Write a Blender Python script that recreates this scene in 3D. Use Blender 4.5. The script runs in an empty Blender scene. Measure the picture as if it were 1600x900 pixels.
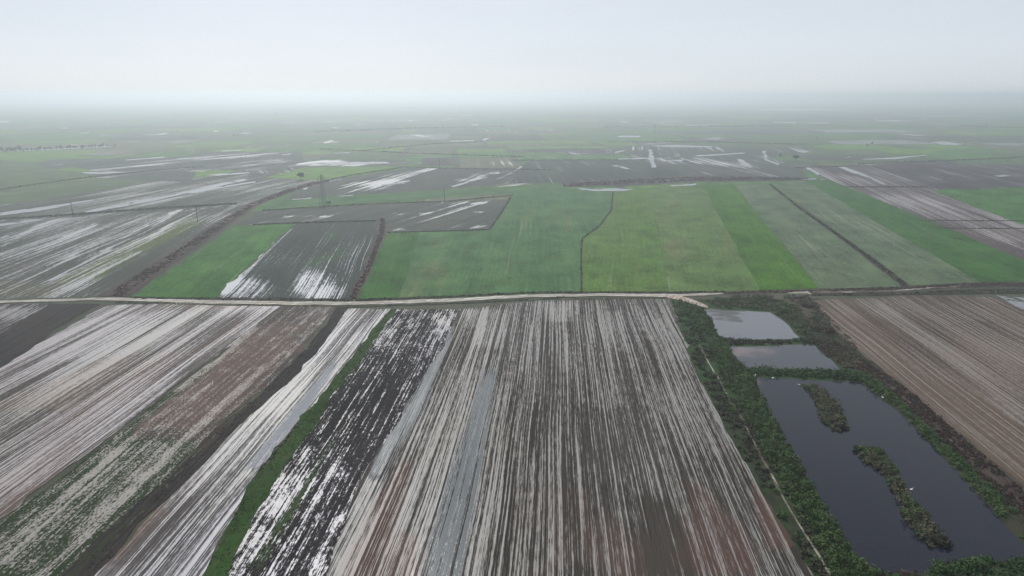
import bpy, bmesh, math, random
import numpy as np
from mathutils import Vector

random.seed(7)
RNG = np.random.default_rng(7)
C = bpy.context.scene
COL = C.collection
H = 100.0                     # flying height of the camera over the plain, metres
FOC = 1101.0                  # focal length in pixels of the 1600 px wide photograph
PITCH = math.radians(15.3)
CP, SP = math.cos(PITCH), math.sin(PITCH)
SUN_EL, SUN_AZ = math.radians(43), math.radians(-16)


# ------------------------------------------------------------------ helpers
def G(px, py):
    """ground point (x, y) seen at a pixel of the photograph"""
    dx, dy = (px - 800) / FOC, (450 - py) / FOC
    t = H / (SP - dy * CP)
    return (dx * t, (CP + dy * SP) * t)


def to_px(x, y):
    """pixel of a ground point (arrays allowed)"""
    d = y * CP + H * SP
    u = y * SP - H * CP
    return 800 + FOC * x / d, 450 - FOC * u / d


def azim(vpx):
    """azimuth of the rows whose vanishing point lies at this column"""
    return math.atan((vpx - 800) / FOC * CP)


def obj(name, me, mat=None, parent=None, loc=(0, 0, 0), rotz=0.0):
    o = bpy.data.objects.new(name, me)
    COL.objects.link(o)
    o.location = loc
    o.rotation_euler = (0, 0, rotz)
    if mat is not None and me is not None and not me.materials:
        me.materials.append(mat)
    if parent is not None:
        o.parent = parent
    return o


def tag(o, label=None, cat=None, group=None, kind=None):
    if label: o['label'] = label
    if cat: o['category'] = cat
    if group: o['group'] = group
    if kind: o['kind'] = kind
    return o


def jitter_poly(pts, step, amp):
    """subdivide a closed outline every `step` metres and make it wander"""
    out = []
    n = len(pts)
    for i in range(n):
        a, b = Vector(pts[i]), Vector(pts[(i + 1) % n])
        L = (b - a).length
        k = max(1, min(160, int(L / step)))
        nor = Vector((-(b - a).y, (b - a).x)).normalized() if L > 1e-6 else Vector((0, 0))
        off = 0.0
        for j in range(k):
            if j == 0:
                out.append(a.copy())
            else:
                off = off * 0.6 + random.gauss(0, amp)
                out.append(a.lerp(b, j / k) + nor * off)
    return out


def cut_mesh(name, outline, origin, rz, cx, cy, z=0.0):
    """flat sheet with this outline, cut into a grid of cx by cy metres in the row frame"""
    c, s = math.cos(-rz), math.sin(-rz)
    loc = [((p[0] - origin[0]) * c - (p[1] - origin[1]) * s,
            (p[0] - origin[0]) * s + (p[1] - origin[1]) * c) for p in outline]
    bm = bmesh.new()
    vs = [bm.verts.new((x, y, z)) for x, y in loc]
    f = bm.faces.new(vs)
    bmesh.ops.triangulate(bm, faces=[f])
    xs = [p[0] for p in loc]; ys = [p[1] for p in loc]
    for ax, lo, hi, st in ((0, min(xs), max(xs), cx), (1, min(ys), max(ys), cy)):
        n = int((hi - lo) / st)
        if n > 140:
            st = (hi - lo) / 140; n = 139
        for i in range(1, n + 1):
            co = [0, 0, 0]; no = [0, 0, 0]
            co[ax] = lo + i * st; no[ax] = 1
            bmesh.ops.bisect_plane(bm, geom=bm.verts[:] + bm.edges[:] + bm.faces[:],
                                   plane_co=co, plane_no=no, dist=1e-5)
    bmesh.ops.recalc_face_normals(bm, faces=bm.faces[:])
    if bm.faces and sum(fa.normal.z for fa in bm.faces) < 0:
        bmesh.ops.reverse_faces(bm, faces=bm.faces[:])
    me = bpy.data.meshes.new(name)
    bm.to_mesh(me); bm.free()
    return me


def sstep(a, b, x):
    t = np.clip((x - a) / (b - a), 0, 1)
    return t * t * (3 - 2 * t)


def band_mask(px, py, line, feather=0.5):
    """1 inside a strip given as (x, y, half width) from top to bottom of the photo, fading to 0"""
    ys = np.array([l[1] for l in line], float)
    cx = np.interp(py, ys, [l[0] for l in line])
    hw = np.interp(py, ys, [l[2] for l in line])
    d = np.abs(px - cx)
    m = 1 - sstep(hw * (1 - feather), hw * (1 + feather), d)
    e = max(6.0, 0.12 * (ys[-1] - ys[0]))
    m *= sstep(ys[0] - e, ys[0] + e * 0.3, py) * (1 - sstep(ys[-1] - e * 0.3, ys[-1] + e, py))
    return m


def blob_mask(px, py, cx, cy, rx, ry):
    d = np.sqrt(((px - cx) / rx) ** 2 + ((py - cy) / ry) ** 2)
    return 1 - sstep(0.45, 1.25, d)


CH = {'wet': 0, 'brown': 1, 'green': 2, 'flood': 3}


def paint(o, masks):
    """soil map of a field: how wet, brown, weedy and flooded it is at each vertex"""
    me = o.data
    n = len(me.vertices)
    co = np.empty(n * 3); me.vertices.foreach_get('co', co); co = co.reshape(-1, 3)
    c, s = math.cos(o.rotation_euler.z), math.sin(o.rotation_euler.z)
    x = co[:, 0] * c - co[:, 1] * s + o.location.x
    y = co[:, 0] * s + co[:, 1] * c + o.location.y
    px, py = to_px(x, y)
    arr = np.zeros((n, 4))
    for m in masks:
        ch, val, shape = m[0], m[1], m[2]
        if shape[0] == 'blob':
            k = blob_mask(px, py, *shape[1:])
        else:
            k = band_mask(px, py, shape)
        arr[:, CH[ch]] += val * k
    a = me.color_attributes.new('soil', 'FLOAT_COLOR', 'POINT')
    a.data.foreach_set('color', arr.astype(np.float32).ravel())


# ------------------------------------------------------------------ materials
class N:
    def __init__(self, name):
        self.m = bpy.data.materials.new(name)
        self.m.use_nodes = True
        self.t = self.m.node_tree
        self.t.nodes.clear()
        self.out = self.t.nodes.new('ShaderNodeOutputMaterial')

    def new(self, typ, **kw):
        n = self.t.nodes.new(typ)
        for k, v in kw.items(): setattr(n, k, v)
        return n

    def link(self, a, b): self.t.links.new(a, b)

    def put(self, sock, v):
        if isinstance(v, bpy.types.NodeSocket): self.link(v, sock)
        elif isinstance(v, (tuple, list)) and len(v) == 3 and sock.type == 'RGBA': sock.default_value = (*v, 1)
        else: sock.default_value = v

    def math(self, op, a, b=0.0, clamp=False):
        n = self.new('ShaderNodeMath', operation=op, use_clamp=clamp)
        self.put(n.inputs[0], a); self.put(n.inputs[1], b)
        return n.outputs[0]

    def vmul(self, v, s):
        n = self.new('ShaderNodeVectorMath', operation='MULTIPLY')
        self.put(n.inputs[0], v); n.inputs[1].default_value = s
        return n.outputs[0]

    def vadd(self, v, w):
        n = self.new('ShaderNodeVectorMath', operation='ADD')
        self.put(n.inputs[0], v); self.put(n.inputs[1], w)
        return n.outputs[0]

    def noise(self, v, s, detail=2.0, rough=0.55, dist=0.0, dim='2D'):
        n = self.new('ShaderNodeTexNoise', noise_dimensions=dim)
        self.put(n.inputs['Vector'], self.vmul(v, s))
        n.inputs['Scale'].default_value = 1.0
        n.inputs['Detail'].default_value = detail
        n.inputs['Roughness'].default_value = rough
        n.inputs['Distortion'].default_value = dist
        return n.outputs['Fac']

    def smooth(self, v, lo, hi, a=0.0, b=1.0):
        n = self.new('ShaderNodeMapRange', interpolation_type='SMOOTHSTEP')
        self.put(n.inputs[0], v)
        for i, q in enumerate((lo, hi, a, b)): self.put(n.inputs[i + 1], q)
        return n.outputs[0]

    def mix(self, f, a, b):
        n = self.new('ShaderNodeMix', data_type='RGBA')
        self.put(n.inputs[0], f); self.put(n.inputs[6], a); self.put(n.inputs[7], b)
        return n.outputs[2]

    def cen(self, v, k):            # (v - .5) * k
        return self.math('MULTIPLY', self.math('SUBTRACT', v, 0.5), k)

    def add(self, *vs):
        r = vs[0]
        for v in vs[1:]: r = self.math('ADD', r, v)
        return r

    def bsdf(self, col, rough, spec=0.5, ior=1.45, bump=None, bdist=0.1, bstr=0.5):
        b = self.new('ShaderNodeBsdfPrincipled')
        self.put(b.inputs['Base Color'], col); self.put(b.inputs['Roughness'], rough)
        self.put(b.inputs['Specular IOR Level'], spec); b.inputs['IOR'].default_value = ior
        if bump is not None:
            n = self.new('ShaderNodeBump')
            n.inputs['Distance'].default_value = bdist; n.inputs['Strength'].default_value = bstr
            self.put(n.inputs['Height'], bump); self.link(n.outputs[0], b.inputs['Normal'])
        self.link(b.outputs[0], self.out.inputs['Surface'])
        return b


def field_mat(name, dark, dark2, pale, pale2=None, brown=(.075, .05, .042), green=(.03, .05, .018),
              water=(.075, .085, .092), bias=0.0, soft=.14, rf=.55, kr=.9, kb=.7, kp=.7, kf=.5, kc=0.0,
              stretch=.004, fine=.9, drough=.85, wrough=.42, brownbase=0.0, tram=0.0, tramw=18.0,
              bstr=.35, wspec=.35, patch=(.012, .006), dspec=.05, clods=0.0, wob=1.2, fst=.2, mot=0.0):
    g = N(name)
    tc = g.new('ShaderNodeTexCoord').outputs['Object']
    oi = g.new('ShaderNodeObjectInfo')
    rnd = g.math('MULTIPLY', oi.outputs['Random'], 913.0)
    cmb = g.new('ShaderNodeCombineXYZ'); g.put(cmb.inputs[0], rnd); g.put(cmb.inputs[1], rnd)
    P = g.vadd(tc, cmb.outputs[0])
    # slow wander of the rows
    wv = g.cen(g.noise(P, (.010, .012, 1), 1), wob * 2)
    cw = g.new('ShaderNodeCombineXYZ'); g.put(cw.inputs[0], wv)
    R = g.vadd(P, cw.outputs[0])
    row = g.noise(R, (rf, rf * stretch, 1), 2, .7)
    row2 = g.noise(g.vadd(R, (37.1, 5.3, 0)), (rf * 2.3, rf * stretch * 2.5, 1), 1, .5)
    broad = g.noise(g.vadd(R, (91.7, 55.3, 0)), (rf * .13, rf * .006, 1), 2, .6)
    pat = g.noise(P, (patch[0], patch[1], 1), 4, .62)
    pat2 = g.noise(g.vadd(P, (411.0, 77.0, 0)), (patch[0] * 2.2, patch[1] * 1.6, 1), 3, .6)
    fin = g.noise(P, (fine, fine * fst, 1), 3, .75)
    at = g.new('ShaderNodeAttribute', attribute_name='soil')
    sep = g.new('ShaderNodeSeparateColor'); g.link(at.outputs['Color'], sep.inputs[0])
    wet, brn, grn, fld = sep.outputs[0], sep.outputs[1], sep.outputs[2], at.outputs['Alpha']
    w = g.add(bias, wet, g.cen(row, kr * 2), g.cen(row2, kr * .8), g.cen(broad, kb * 2), g.cen(pat, kp * 2), g.cen(fin, kf * 2))
    if kc:
        clump = g.noise(P, (.35, .12, 1), 3, .7)
        w = g.add(w, g.cen(clump, kc * 2))
    m = g.smooth(w, .5 - soft, .5 + soft)
    base = g.mix(g.smooth(g.add(row2, g.cen(pat2, 1.0), g.cen(fin, .6)), .3, .7), dark, dark2)
    bf = g.math('MULTIPLY', g.smooth(g.add(brn, brownbase, g.cen(pat2, 1.4), g.cen(broad, .7)), .3, .8), .9)
    base = g.mix(bf, base, brown)
    gf = g.smooth(g.add(grn, g.cen(fin, 1.3), g.cen(pat2, 1.2)), .38, .62)
    base = g.mix(g.math('MULTIPLY', gf, g.smooth(grn, .02, .2)), base, green)
    if mot:
        mo = g.add(g.cen(g.noise(P, (.055, .035, 1), 4, .65), 1.0), g.cen(g.noise(P, (.5, .3, 1), 3, .7), .8))
        mv = g.math('ADD', 1.0, g.math('MULTIPLY', mo, mot))
        vm = g.new('ShaderNodeVectorMath', operation='SCALE'); g.put(vm.inputs[0], base); g.put(vm.inputs[3], mv)
        base = vm.outputs[0]
    if tram:
        sx = g.new('ShaderNodeSeparateXYZ'); g.link(R, sx.inputs[0])
        ph = g.math('ABSOLUTE', g.math('SUBTRACT', g.math('FRACT', g.math('DIVIDE', sx.outputs[0], tramw)), .5))
        tl = g.math('MULTIPLY', g.smooth(ph, .5 / tramw, 1.6 / tramw, 1, 0), tram)
        base = g.mix(tl, base, dark2)
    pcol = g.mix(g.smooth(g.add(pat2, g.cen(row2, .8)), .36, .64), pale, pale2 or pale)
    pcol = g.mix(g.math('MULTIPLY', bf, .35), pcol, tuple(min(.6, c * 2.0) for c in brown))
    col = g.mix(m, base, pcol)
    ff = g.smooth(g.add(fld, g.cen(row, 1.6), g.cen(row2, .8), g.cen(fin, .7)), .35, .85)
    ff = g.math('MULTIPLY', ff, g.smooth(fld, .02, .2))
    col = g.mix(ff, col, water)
    rough = g.smooth(m, 0, 1, drough, wrough)
    rough = g.math('SUBTRACT', rough, g.math('MULTIPLY', ff, max(0.0, wrough - .16)))
    spec = g.smooth(g.math('MAXIMUM', m, ff), 0, 1, dspec, wspec)
    hgt = g.add(g.math('MULTIPLY', row, .7), g.math('MULTIPLY', row2, .5), g.math('MULTIPLY', fin, .6 + clods))
    hgt = g.math('MULTIPLY', hgt, g.math('SUBTRACT', 1.0, g.math('MULTIPLY', g.math('MAXIMUM', m, ff), .85)))
    g.bsdf(col, rough, spec, bump=hgt, bdist=.35, bstr=bstr)
    return g.m


def veg_mat(name, cols, rough=.75, trans=.25):
    """leaves and stems: colour picked per clump by the 'tone' of its faces"""
    g = N(name)
    at = g.new('ShaderNodeAttribute', attribute_name='tone')
    r = g.new('ShaderNodeValToRGB'); g.link(at.outputs['Fac'], r.inputs[0])
    el = r.color_ramp.elements
    el[0].position = 0; el[0].color = (*cols[0], 1)
    el[1].position = 1; el[1].color = (*cols[-1], 1)
    for i, c in enumerate(cols[1:-1]):
        e = el.new((i + 1) / (len(cols) - 1)); e.color = (*c, 1)
    b = g.new('ShaderNodeBsdfPrincipled')
    g.link(r.outputs[0], b.inputs['Base Color'])
    b.inputs['Roughness'].default_value = rough; b.inputs['Specular IOR Level'].default_value = .25
    t = g.new('ShaderNodeBsdfTranslucent'); g.link(r.outputs[0], t.inputs[0])
    mx = g.new('ShaderNodeMixShader'); mx.inputs[0].default_value = trans
    g.link(b.outputs[0], mx.inputs[1]); g.link(t.outputs[0], mx.inputs[2])
    g.link(mx.outputs[0], g.out.inputs['Surface'])
    return g.m


def plain_mat(name, col, rough=.6, metal=0.0, var=.25, sc=.8):
    g = N(name)
    tc = g.new('ShaderNodeTexCoord').outputs['Object']
    n = g.noise(tc, (sc, sc, sc), 3, .6, dim='3D')
    c = g.mix(g.smooth(n, .3, .7), tuple(v * (1 - var) for v in col), tuple(v * (1 + var) for v in col))
    b = g.bsdf(c, rough, .4)
    b.inputs['Metallic'].default_value = metal
    return g.m


def water_mat(name, deep, silt, rough=.05, rip=.03, siltf=.0, spec=.5, scum=0.0, mud=0.0):
    g = N(name)
    P = g.new('ShaderNodeTexCoord').outputs['Object']
    pat = g.noise(P, (.03, .03, 1), 4, .6)
    at = g.new('ShaderNodeAttribute', attribute_name='soil')
    sep = g.new('ShaderNodeSeparateColor'); g.link(at.outputs['Color'], sep.inputs[0])
    f = g.smooth(g.add(siltf, sep.outputs[1], g.cen(pat, .8)), .3, .75)
    col = g.mix(f, deep, silt)
    r = rough
    if scum:
        sc = g.smooth(g.add(g.noise(P, (.06, .16, 1), 4, .7), g.cen(g.noise(P, (.012, .02, 1), 2), 1.1)), .62, .70)
        col = g.mix(g.math('MULTIPLY', sc, scum), col, (.03, .032, .03))
        r = g.smooth(sc, 0, 1, rough, .6)
    h = g.add(g.math('MULTIPLY', g.noise(P, (.6, 1.1, 1), 3, .6), 1.0), g.noise(P, (.09, .15, 1), 2))
    if mud:
        mk = g.smooth(g.add(g.noise(P, (.035, .05, 1), 4, .7), g.cen(g.noise(P, (.2, .3, 1), 3, .7), .5)), mud, mud + .12)
        col = g.mix(mk, col, (.05, .05, .045)); r = g.smooth(mk, 0, 1, rough, .9); spec = g.smooth(mk, 0, 1, spec, .1)
    g.bsdf(col, r, spec, ior=1.333, bump=h, bdist=rip, bstr=.6)
    return g.m


M = {}
PALE = (.30, .29, .27)
LILAC = (.33, .325, .36)
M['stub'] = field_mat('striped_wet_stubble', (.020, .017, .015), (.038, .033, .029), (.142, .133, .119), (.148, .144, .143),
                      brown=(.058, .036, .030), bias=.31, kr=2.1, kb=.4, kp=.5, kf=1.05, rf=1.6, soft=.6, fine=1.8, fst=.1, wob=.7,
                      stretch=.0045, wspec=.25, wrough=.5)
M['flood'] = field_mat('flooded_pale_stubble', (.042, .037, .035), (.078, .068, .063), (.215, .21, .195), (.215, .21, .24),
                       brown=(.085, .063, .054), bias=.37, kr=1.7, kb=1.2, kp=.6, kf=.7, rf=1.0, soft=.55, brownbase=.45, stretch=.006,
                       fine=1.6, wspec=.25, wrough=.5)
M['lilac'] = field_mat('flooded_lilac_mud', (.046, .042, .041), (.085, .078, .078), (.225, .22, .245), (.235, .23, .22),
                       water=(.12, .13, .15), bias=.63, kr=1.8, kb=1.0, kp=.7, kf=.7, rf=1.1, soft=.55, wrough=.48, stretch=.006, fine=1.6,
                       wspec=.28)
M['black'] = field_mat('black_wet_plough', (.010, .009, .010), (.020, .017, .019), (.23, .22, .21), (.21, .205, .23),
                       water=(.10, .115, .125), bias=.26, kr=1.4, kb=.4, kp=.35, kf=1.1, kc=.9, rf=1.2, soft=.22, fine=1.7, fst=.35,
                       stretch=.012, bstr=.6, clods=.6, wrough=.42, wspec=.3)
M['brownstub'] = field_mat('brown_speckled_stubble', (.036, .030, .027), (.072, .056, .050), (.17, .158, .148),
                           brown=(.078, .054, .046), green=(.016, .026, .011), bias=.12, kr=.8, kb=.4, kp=.4, kf=1.3, kc=.7, rf=.8,
                           soft=.3, fine=2.0, fst=.5, brownbase=.45, wrough=.6, wspec=.2)
M['tan'] = field_mat('dry_brown_rows', (.040, .030, .024), (.070, .053, .042), (.135, .118, .107), (.135, .125, .12),
                     brown=(.076, .055, .043), bias=.15, kr=1.9, kb=.5, kp=.5, kf=.7, rf=.95, soft=.5, brownbase=.35,
                     wrough=.65, fine=1.6, wspec=.2)
M['mauve'] = field_mat('mauve_striped_plough', (.042, .034, .036), (.066, .053, .054), (.19, .175, .18), brown=(.068, .05, .046), bias=.06, kr=1.0, kb=.8,
                     kp=.5, kf=.5, rf=.5, soft=.45, brownbase=.2, wrough=.5, wspec=.25)
M['plum'] = field_mat('plum_plough', (.026, .022, .026), (.048, .041, .044), (.13, .125, .13), bias=.04, kr=.8, kb=.6,
                      kp=.6, kf=.6, rf=.5, soft=.35, wrough=.5, wspec=.2)
M['marsh'] = field_mat('marshy_stubble', (.036, .041, .036), (.058, .060, .050), (.165, .165, .17), (.165, .16, .18),
                       brown=(.066, .060, .042), green=(.055, .070, .025), bias=.04, kr=1.1, kb=.8, kp=.6, kf=.6, rf=.6, soft=.34,
                       brownbase=.12, stretch=.007, wrough=.45, wspec=.28)
M['wetplough'] = field_mat('wet_dark_plough', (.024, .029, .027), (.036, .042, .038), (.21, .22, .25),
                           green=(.026, .055, .024), bias=.02, kr=.85, kb=.25, kp=.3, kf=.4, rf=.8, soft=.24, wrough=.4, wspec=.3)
M['slate'] = field_mat('slate_plough', (.036, .042, .038), (.056, .060, .052), (.21, .215, .225), bias=.03, kr=.7, kb=.8,
                       kp=.7, kf=.3, rf=.10, soft=.2, wrough=.35)
M['pale_wet'] = field_mat('far_wet_field', (.11, .12, .12), (.15, .155, .155), (.25, .25, .26), bias=.1, kr=.5, kb=.8, kp=.6, kf=.3, rf=.1)
M['olive'] = field_mat('olive_stubble', (.066, .074, .046), (.09, .096, .062), (.20, .20, .19), bias=.0, kr=.5, kb=.8,
                       kp=.6, kf=.3, rf=.12, soft=.25)


def crop(name, a, b, pale=(.16, .19, .11), bias=-.12, rf=.42, kr=.5, tram=.5, soft=.4, **k):
    kw = dict(brown=(.07, .075, .035), kb=.45, kp=.5, kf=.25, wrough=.7, bstr=.35, stretch=.01, wspec=.2, mot=1.5)
    kw.update(k)
    return field_mat(name, a, b, pale, bias=bias, rf=rf, kr=kr, tram=tram, soft=soft, **kw)


M['grn_dark'] = crop('fresh_dark_green_wheat', (.022, .072, .014), (.034, .092, .020))
M['grn_deep'] = crop('deep_green_wheat', (.026, .074, .007), (.036, .090, .010))
M['grn_narrow'] = crop('rich_green_wheat', (.018, .060, .012), (.028, .076, .016))
M['grn_vivid'] = crop('yellow_green_wheat', (.044, .092, .017), (.060, .106, .025), pale=(.12, .17, .05), brown=(.08, .09, .035), brownbase=.1)
M['grn_mid'] = crop('mid_green_wheat', (.030, .078, .028), (.044, .094, .034), tram=.5, brown=(.062, .085, .036), brownbase=.12)
M['grn_warm'] = crop('warm_green_wheat', (.050, .092, .026), (.064, .104, .033), brown=(.085, .090, .045), brownbase=.15)
M['grn_grey'] = crop('grey_green_seedlings', (.050, .078, .044), (.066, .092, .052), pale=(.15, .17, .12), bias=-.02, kr=.6, brown=(.072, .082, .045), brownbase=.1)
M['grn_far'] = crop('far_green_crop', (.036, .092, .026), (.052, .108, .034), rf=.08, tram=0)
M['grn_far2'] = crop('far_grey_green_crop', (.044, .072, .034), (.060, .084, .042), rf=.08, tram=0)
M['bright_far'] = crop('far_light_green_crop', (.062, .125, .024), (.076, .135, .030), rf=.08, tram=0)
M['ground'] = field_mat('plain_earth', (.042, .046, .034), (.060, .062, .046), (.13, .13, .12), bias=-.25, rf=.03, kr=.4,
                        kb=.5, kp=.6, kf=.3, patch=(.003, .002), stretch=.3)
M['turf'] = field_mat('dark_turf', (.014, .030, .008), (.022, .044, .012), (.08, .09, .05), bias=-.3, rf=.3, kr=.3, kb=.4, kp=.6, kf=.9, stretch=.3, green=(.018, .044, .010), mot=.8)
M['verge'] = field_mat('rough_verge', (.026, .032, .018), (.045, .046, .028), (.15, .14, .12), brown=(.07, .052, .038), bias=-.1,
                       rf=.3, kr=.3, kb=.4, kp=.6, kf=.9, brownbase=.12, stretch=.3, soft=.2, wrough=.7)
M['reedbed'] = field_mat('dead_reed_bed', (.030, .023, .022), (.050, .037, .034), (.13, .11, .095), brown=(.06, .042, .038), bias=-.1,
                         rf=.3, kr=.4, kb=.4, kp=.5, kf=.9, brownbase=.3, soft=.25, wrough=.7)
M['ditch'] = field_mat('dark_ditch_soil', (.013, .012, .013), (.028, .023, .022), (.08, .07, .065), brown=(.045, .030, .027), bias=-.15, rf=.5, kr=.5, kb=.5,
                       kp=.5, kf=.9, brownbase=.15, soft=.25, wrough=.7, green=(.02, .03, .014), wspec=.15)
M['bank'] = field_mat('pond_bank_soil', (.018, .022, .014), (.032, .030, .022), (.09, .08, .07), bias=-.2, rf=.3, kr=.2,
                      kb=.3, kp=.5, kf=.9, stretch=.4, green=(.02, .04, .014))
M['track'] = field_mat('pale_dirt_track', (.19, .175, .155), (.27, .255, .23), (.36, .345, .32), bias=.32, rf=.5, kr=.5, kb=.3,
                       kp=.5, kf=.8, stretch=.02, soft=.3, wrough=.6, brown=(.13, .11, .085))
M['rut'] = field_mat('trodden_bank_path', (.05, .042, .034), (.075, .062, .05), (.22, .205, .185), bias=.42, rf=.5, kr=.4, kb=.3,
                     kp=1.2, kf=.9, stretch=.05, soft=.35, wrough=.7, brown=(.08, .06, .048), patch=(.04, .04), wspec=.2)
M['sand'] = field_mat('pink_sand_track', (.17, .13, .11), (.23, .18, .155), (.29, .25, .22), bias=.3, rf=.5, kr=.5, kb=.3,
                      kp=.5, kf=.6, stretch=.02, soft=.3, wrough=.7, brown=(.22, .16, .13))
M['pond'] = water_mat('pond_water', (.008, .009, .017), (.05, .04, .038), spec=.25)
M['pond_silty'] = water_mat('silty_pond_water', (.085, .09, .108), (.13, .12, .12), rough=.10, siltf=.1, scum=.9)
M['pond_brown'] = water_mat('brown_edged_pond_water', (.022, .025, .034), (.13, .095, .09), rough=.06, siltf=.0)
M['floodw'] = water_mat('flood_water', (.11, .115, .12), (.24, .24, .24), rough=.22, siltf=.2, rip=.02, mud=.56)
M['bramble'] = veg_mat('bramble_leaves', [(.012, .030, .008), (.022, .060, .012), (.040, .082, .018), (.070, .092, .032)])
M['grass'] = veg_mat('strip_grass', [(.012, .034, .006), (.020, .052, .009), (.034, .070, .014)])
M['reeds'] = veg_mat('reeds_and_weeds', [(.028, .034, .018), (.05, .052, .028), (.085, .078, .045), (.11, .095, .06)])
M['deadreed'] = veg_mat('dead_reeds', [(.040, .027, .024), (.068, .045, .039), (.10, .070, .058)])
M['weeds'] = veg_mat('ditch_weeds', [(.016, .018, .012), (.034, .034, .021), (.062, .054, .036)])
M['verdure'] = veg_mat('verge_plants', [(.020, .032, .012), (.036, .052, .018), (.06, .06, .03)])
M['treeleaf'] = veg_mat('tree_leaves', [(.014, .024, .012), (.024, .038, .016), (.036, .050, .022)])
M['bark'] = plain_mat('bark', (.06, .05, .04), .9)
M['steel'] = plain_mat('galvanised_steel', (.16, .17, .18), .5, .3)
M['glassins'] = plain_mat('brown_insulator', (.06, .045, .04), .3)
M['wood'] = plain_mat('weathered_pole_wood', (.075, .066, .058), .85)
M['feather'] = plain_mat('white_feathers', (.85, .85, .83), .6, 0, .04)
M['beak'] = plain_mat('yellow_bill', (.6, .35, .06), .4)
M['birdleg'] = plain_mat('dark_bird_leg', (.03, .03, .03), .6)

# ------------------------------------------------------------------ camera, sky, sun, haze
cam = bpy.data.cameras.new('camera')
cam.sensor_width = 36; cam.lens = 36 * FOC / 1600; cam.clip_start = 1; cam.clip_end = 200000
co = bpy.data.objects.new('camera', cam); COL.objects.link(co)
co.location = (0, 0, H); co.rotation_euler = (math.pi / 2 - PITCH, 0, 0)
C.camera = co

wd = bpy.data.worlds.new('World'); C.world = wd; wd.use_nodes = True
wt = wd.node_tree; bg = wt.nodes['Background']
sky = wt.nodes.new('ShaderNodeTexSky'); sky.sky_type = 'NISHITA'; sky.sun_disc = False
sky.sun_elevation = SUN_EL; sky.sun_rotation = SUN_AZ
sky.air_density = .45; sky.dust_density = 1.1; sky.ozone_density = 1.0
veil = wt.nodes.new('ShaderNodeMix'); veil.data_type = 'RGBA'
veil.inputs[0].default_value = .76
# thin milky cloud over the whole sky, a little uneven
wc = wt.nodes.new('ShaderNodeTexCoord'); wm = wt.nodes.new('ShaderNodeVectorMath'); wm.operation = 'MULTIPLY'
wm.inputs[1].default_value = (1.6, 1.6, 7.0); wt.links.new(wc.outputs['Generated'], wm.inputs[0])
wn = wt.nodes.new('ShaderNodeTexNoise'); wn.inputs['Scale'].default_value = 1.3; wn.inputs['Detail'].default_value = 3
wt.links.new(wm.outputs[0], wn.inputs['Vector'])
wr = wt.nodes.new('ShaderNodeValToRGB'); wt.links.new(wn.outputs['Fac'], wr.inputs[0])
wr.color_ramp.elements[0].position = .25; wr.color_ramp.elements[0].color = (7.0, 7.5, 7.95, 1)
wr.color_ramp.elements[1].position = .75; wr.color_ramp.elements[1].color = (7.8, 8.15, 8.55, 1)
wt.links.new(wr.outputs[0], veil.inputs[7])
wt.links.new(sky.outputs[0], veil.inputs[6]); wt.links.new(veil.outputs[2], bg.inputs[0])
bg.inputs[1].default_value = .103

sl = bpy.data.lights.new('sun', 'SUN'); sl.energy = 4.7; sl.angle = math.radians(1.5); sl.color = (1, .97, .925)
so = bpy.data.objects.new('sun', sl); COL.objects.link(so)
so.rotation_euler = (math.pi / 2 - SUN_EL, 0, math.pi - SUN_AZ)
so.location = (0, 0, 300)

S = 30000
bpy.ops.mesh.primitive_cube_add(size=1, location=(0, 0, 58.5))
hz = bpy.context.object; hz.name = 'haze'; hz.scale = (62000, 62000, 119); hz['kind'] = 'stuff'
hm = bpy.data.materials.new('haze_air'); hm.use_nodes = True
ht = hm.node_tree; ht.nodes.clear()
ho = ht.nodes.new('ShaderNodeOutputMaterial'); hv = ht.nodes.new('ShaderNodeVolumePrincipled')
ht.links.new(hv.outputs[0], ho.inputs['Volume'])
hv.inputs['Color'].default_value = (.85, .955, 1.0, 1)
hv.inputs['Density'].default_value = 3.4e-4
hv.inputs['Anisotropy'].default_value = .68
hz.data.materials.append(hm)

# ------------------------------------------------------------------ ground and fields
me = bpy.data.meshes.new('ground')
me.from_pydata([(-S, -S, 0), (S, -S, 0), (S, S, 0), (-S, S, 0)], [], [(0, 1, 2, 3)])
ground = tag(obj('ground', me, M['ground']), kind='structure')
paint(ground, [])

LAYER = [0]


def strip_mesh(name, up, dn, origin, rz, z=0.0, jit=.4):
    c, q = math.cos(-rz), math.sin(-rz)
    rows = []
    for i in range(len(up) - 1):
        a, b, d, e = Vector(up[i]), Vector(up[i + 1]), Vector(dn[i]), Vector(dn[i + 1])
        L = ((a + d) / 2 - (b + e) / 2).length
        k = max(1, min(90, int(L / 6)))
        for j in range(k + (1 if i == len(up) - 2 else 0)):
            t = j / k
            u, v = a.lerp(b, t), d.lerp(e, t)
            w = (u - v).length; n = (u - v) / max(w, 1e-6)
            rows.append((u + n * random.gauss(0, min(jit, w * .15)), v + n * random.gauss(0, min(jit, w * .15))))
    V, Fc = [], []
    for r in rows:
        for t in (0, .25, .5, .75, 1):
            p = r[0].lerp(r[1], t)
            V.append(((p.x - origin[0]) * c - (p.y - origin[1]) * q, (p.x - origin[0]) * q + (p.y - origin[1]) * c, z))
    for i in range(len(rows) - 1):
        for j in range(4):
            Fc.append((i * 5 + j, i * 5 + j + 1, i * 5 + j + 6, i * 5 + j + 5))
    me = bpy.data.meshes.new(name); me.from_pydata(V, [], Fc)
    bm = bmesh.new(); bm.from_mesh(me)
    for f in bm.faces:
        f.normal_update()
        if f.normal.z < 0: f.normal_flip()
    bm.to_mesh(me); bm.free()
    return me


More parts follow.
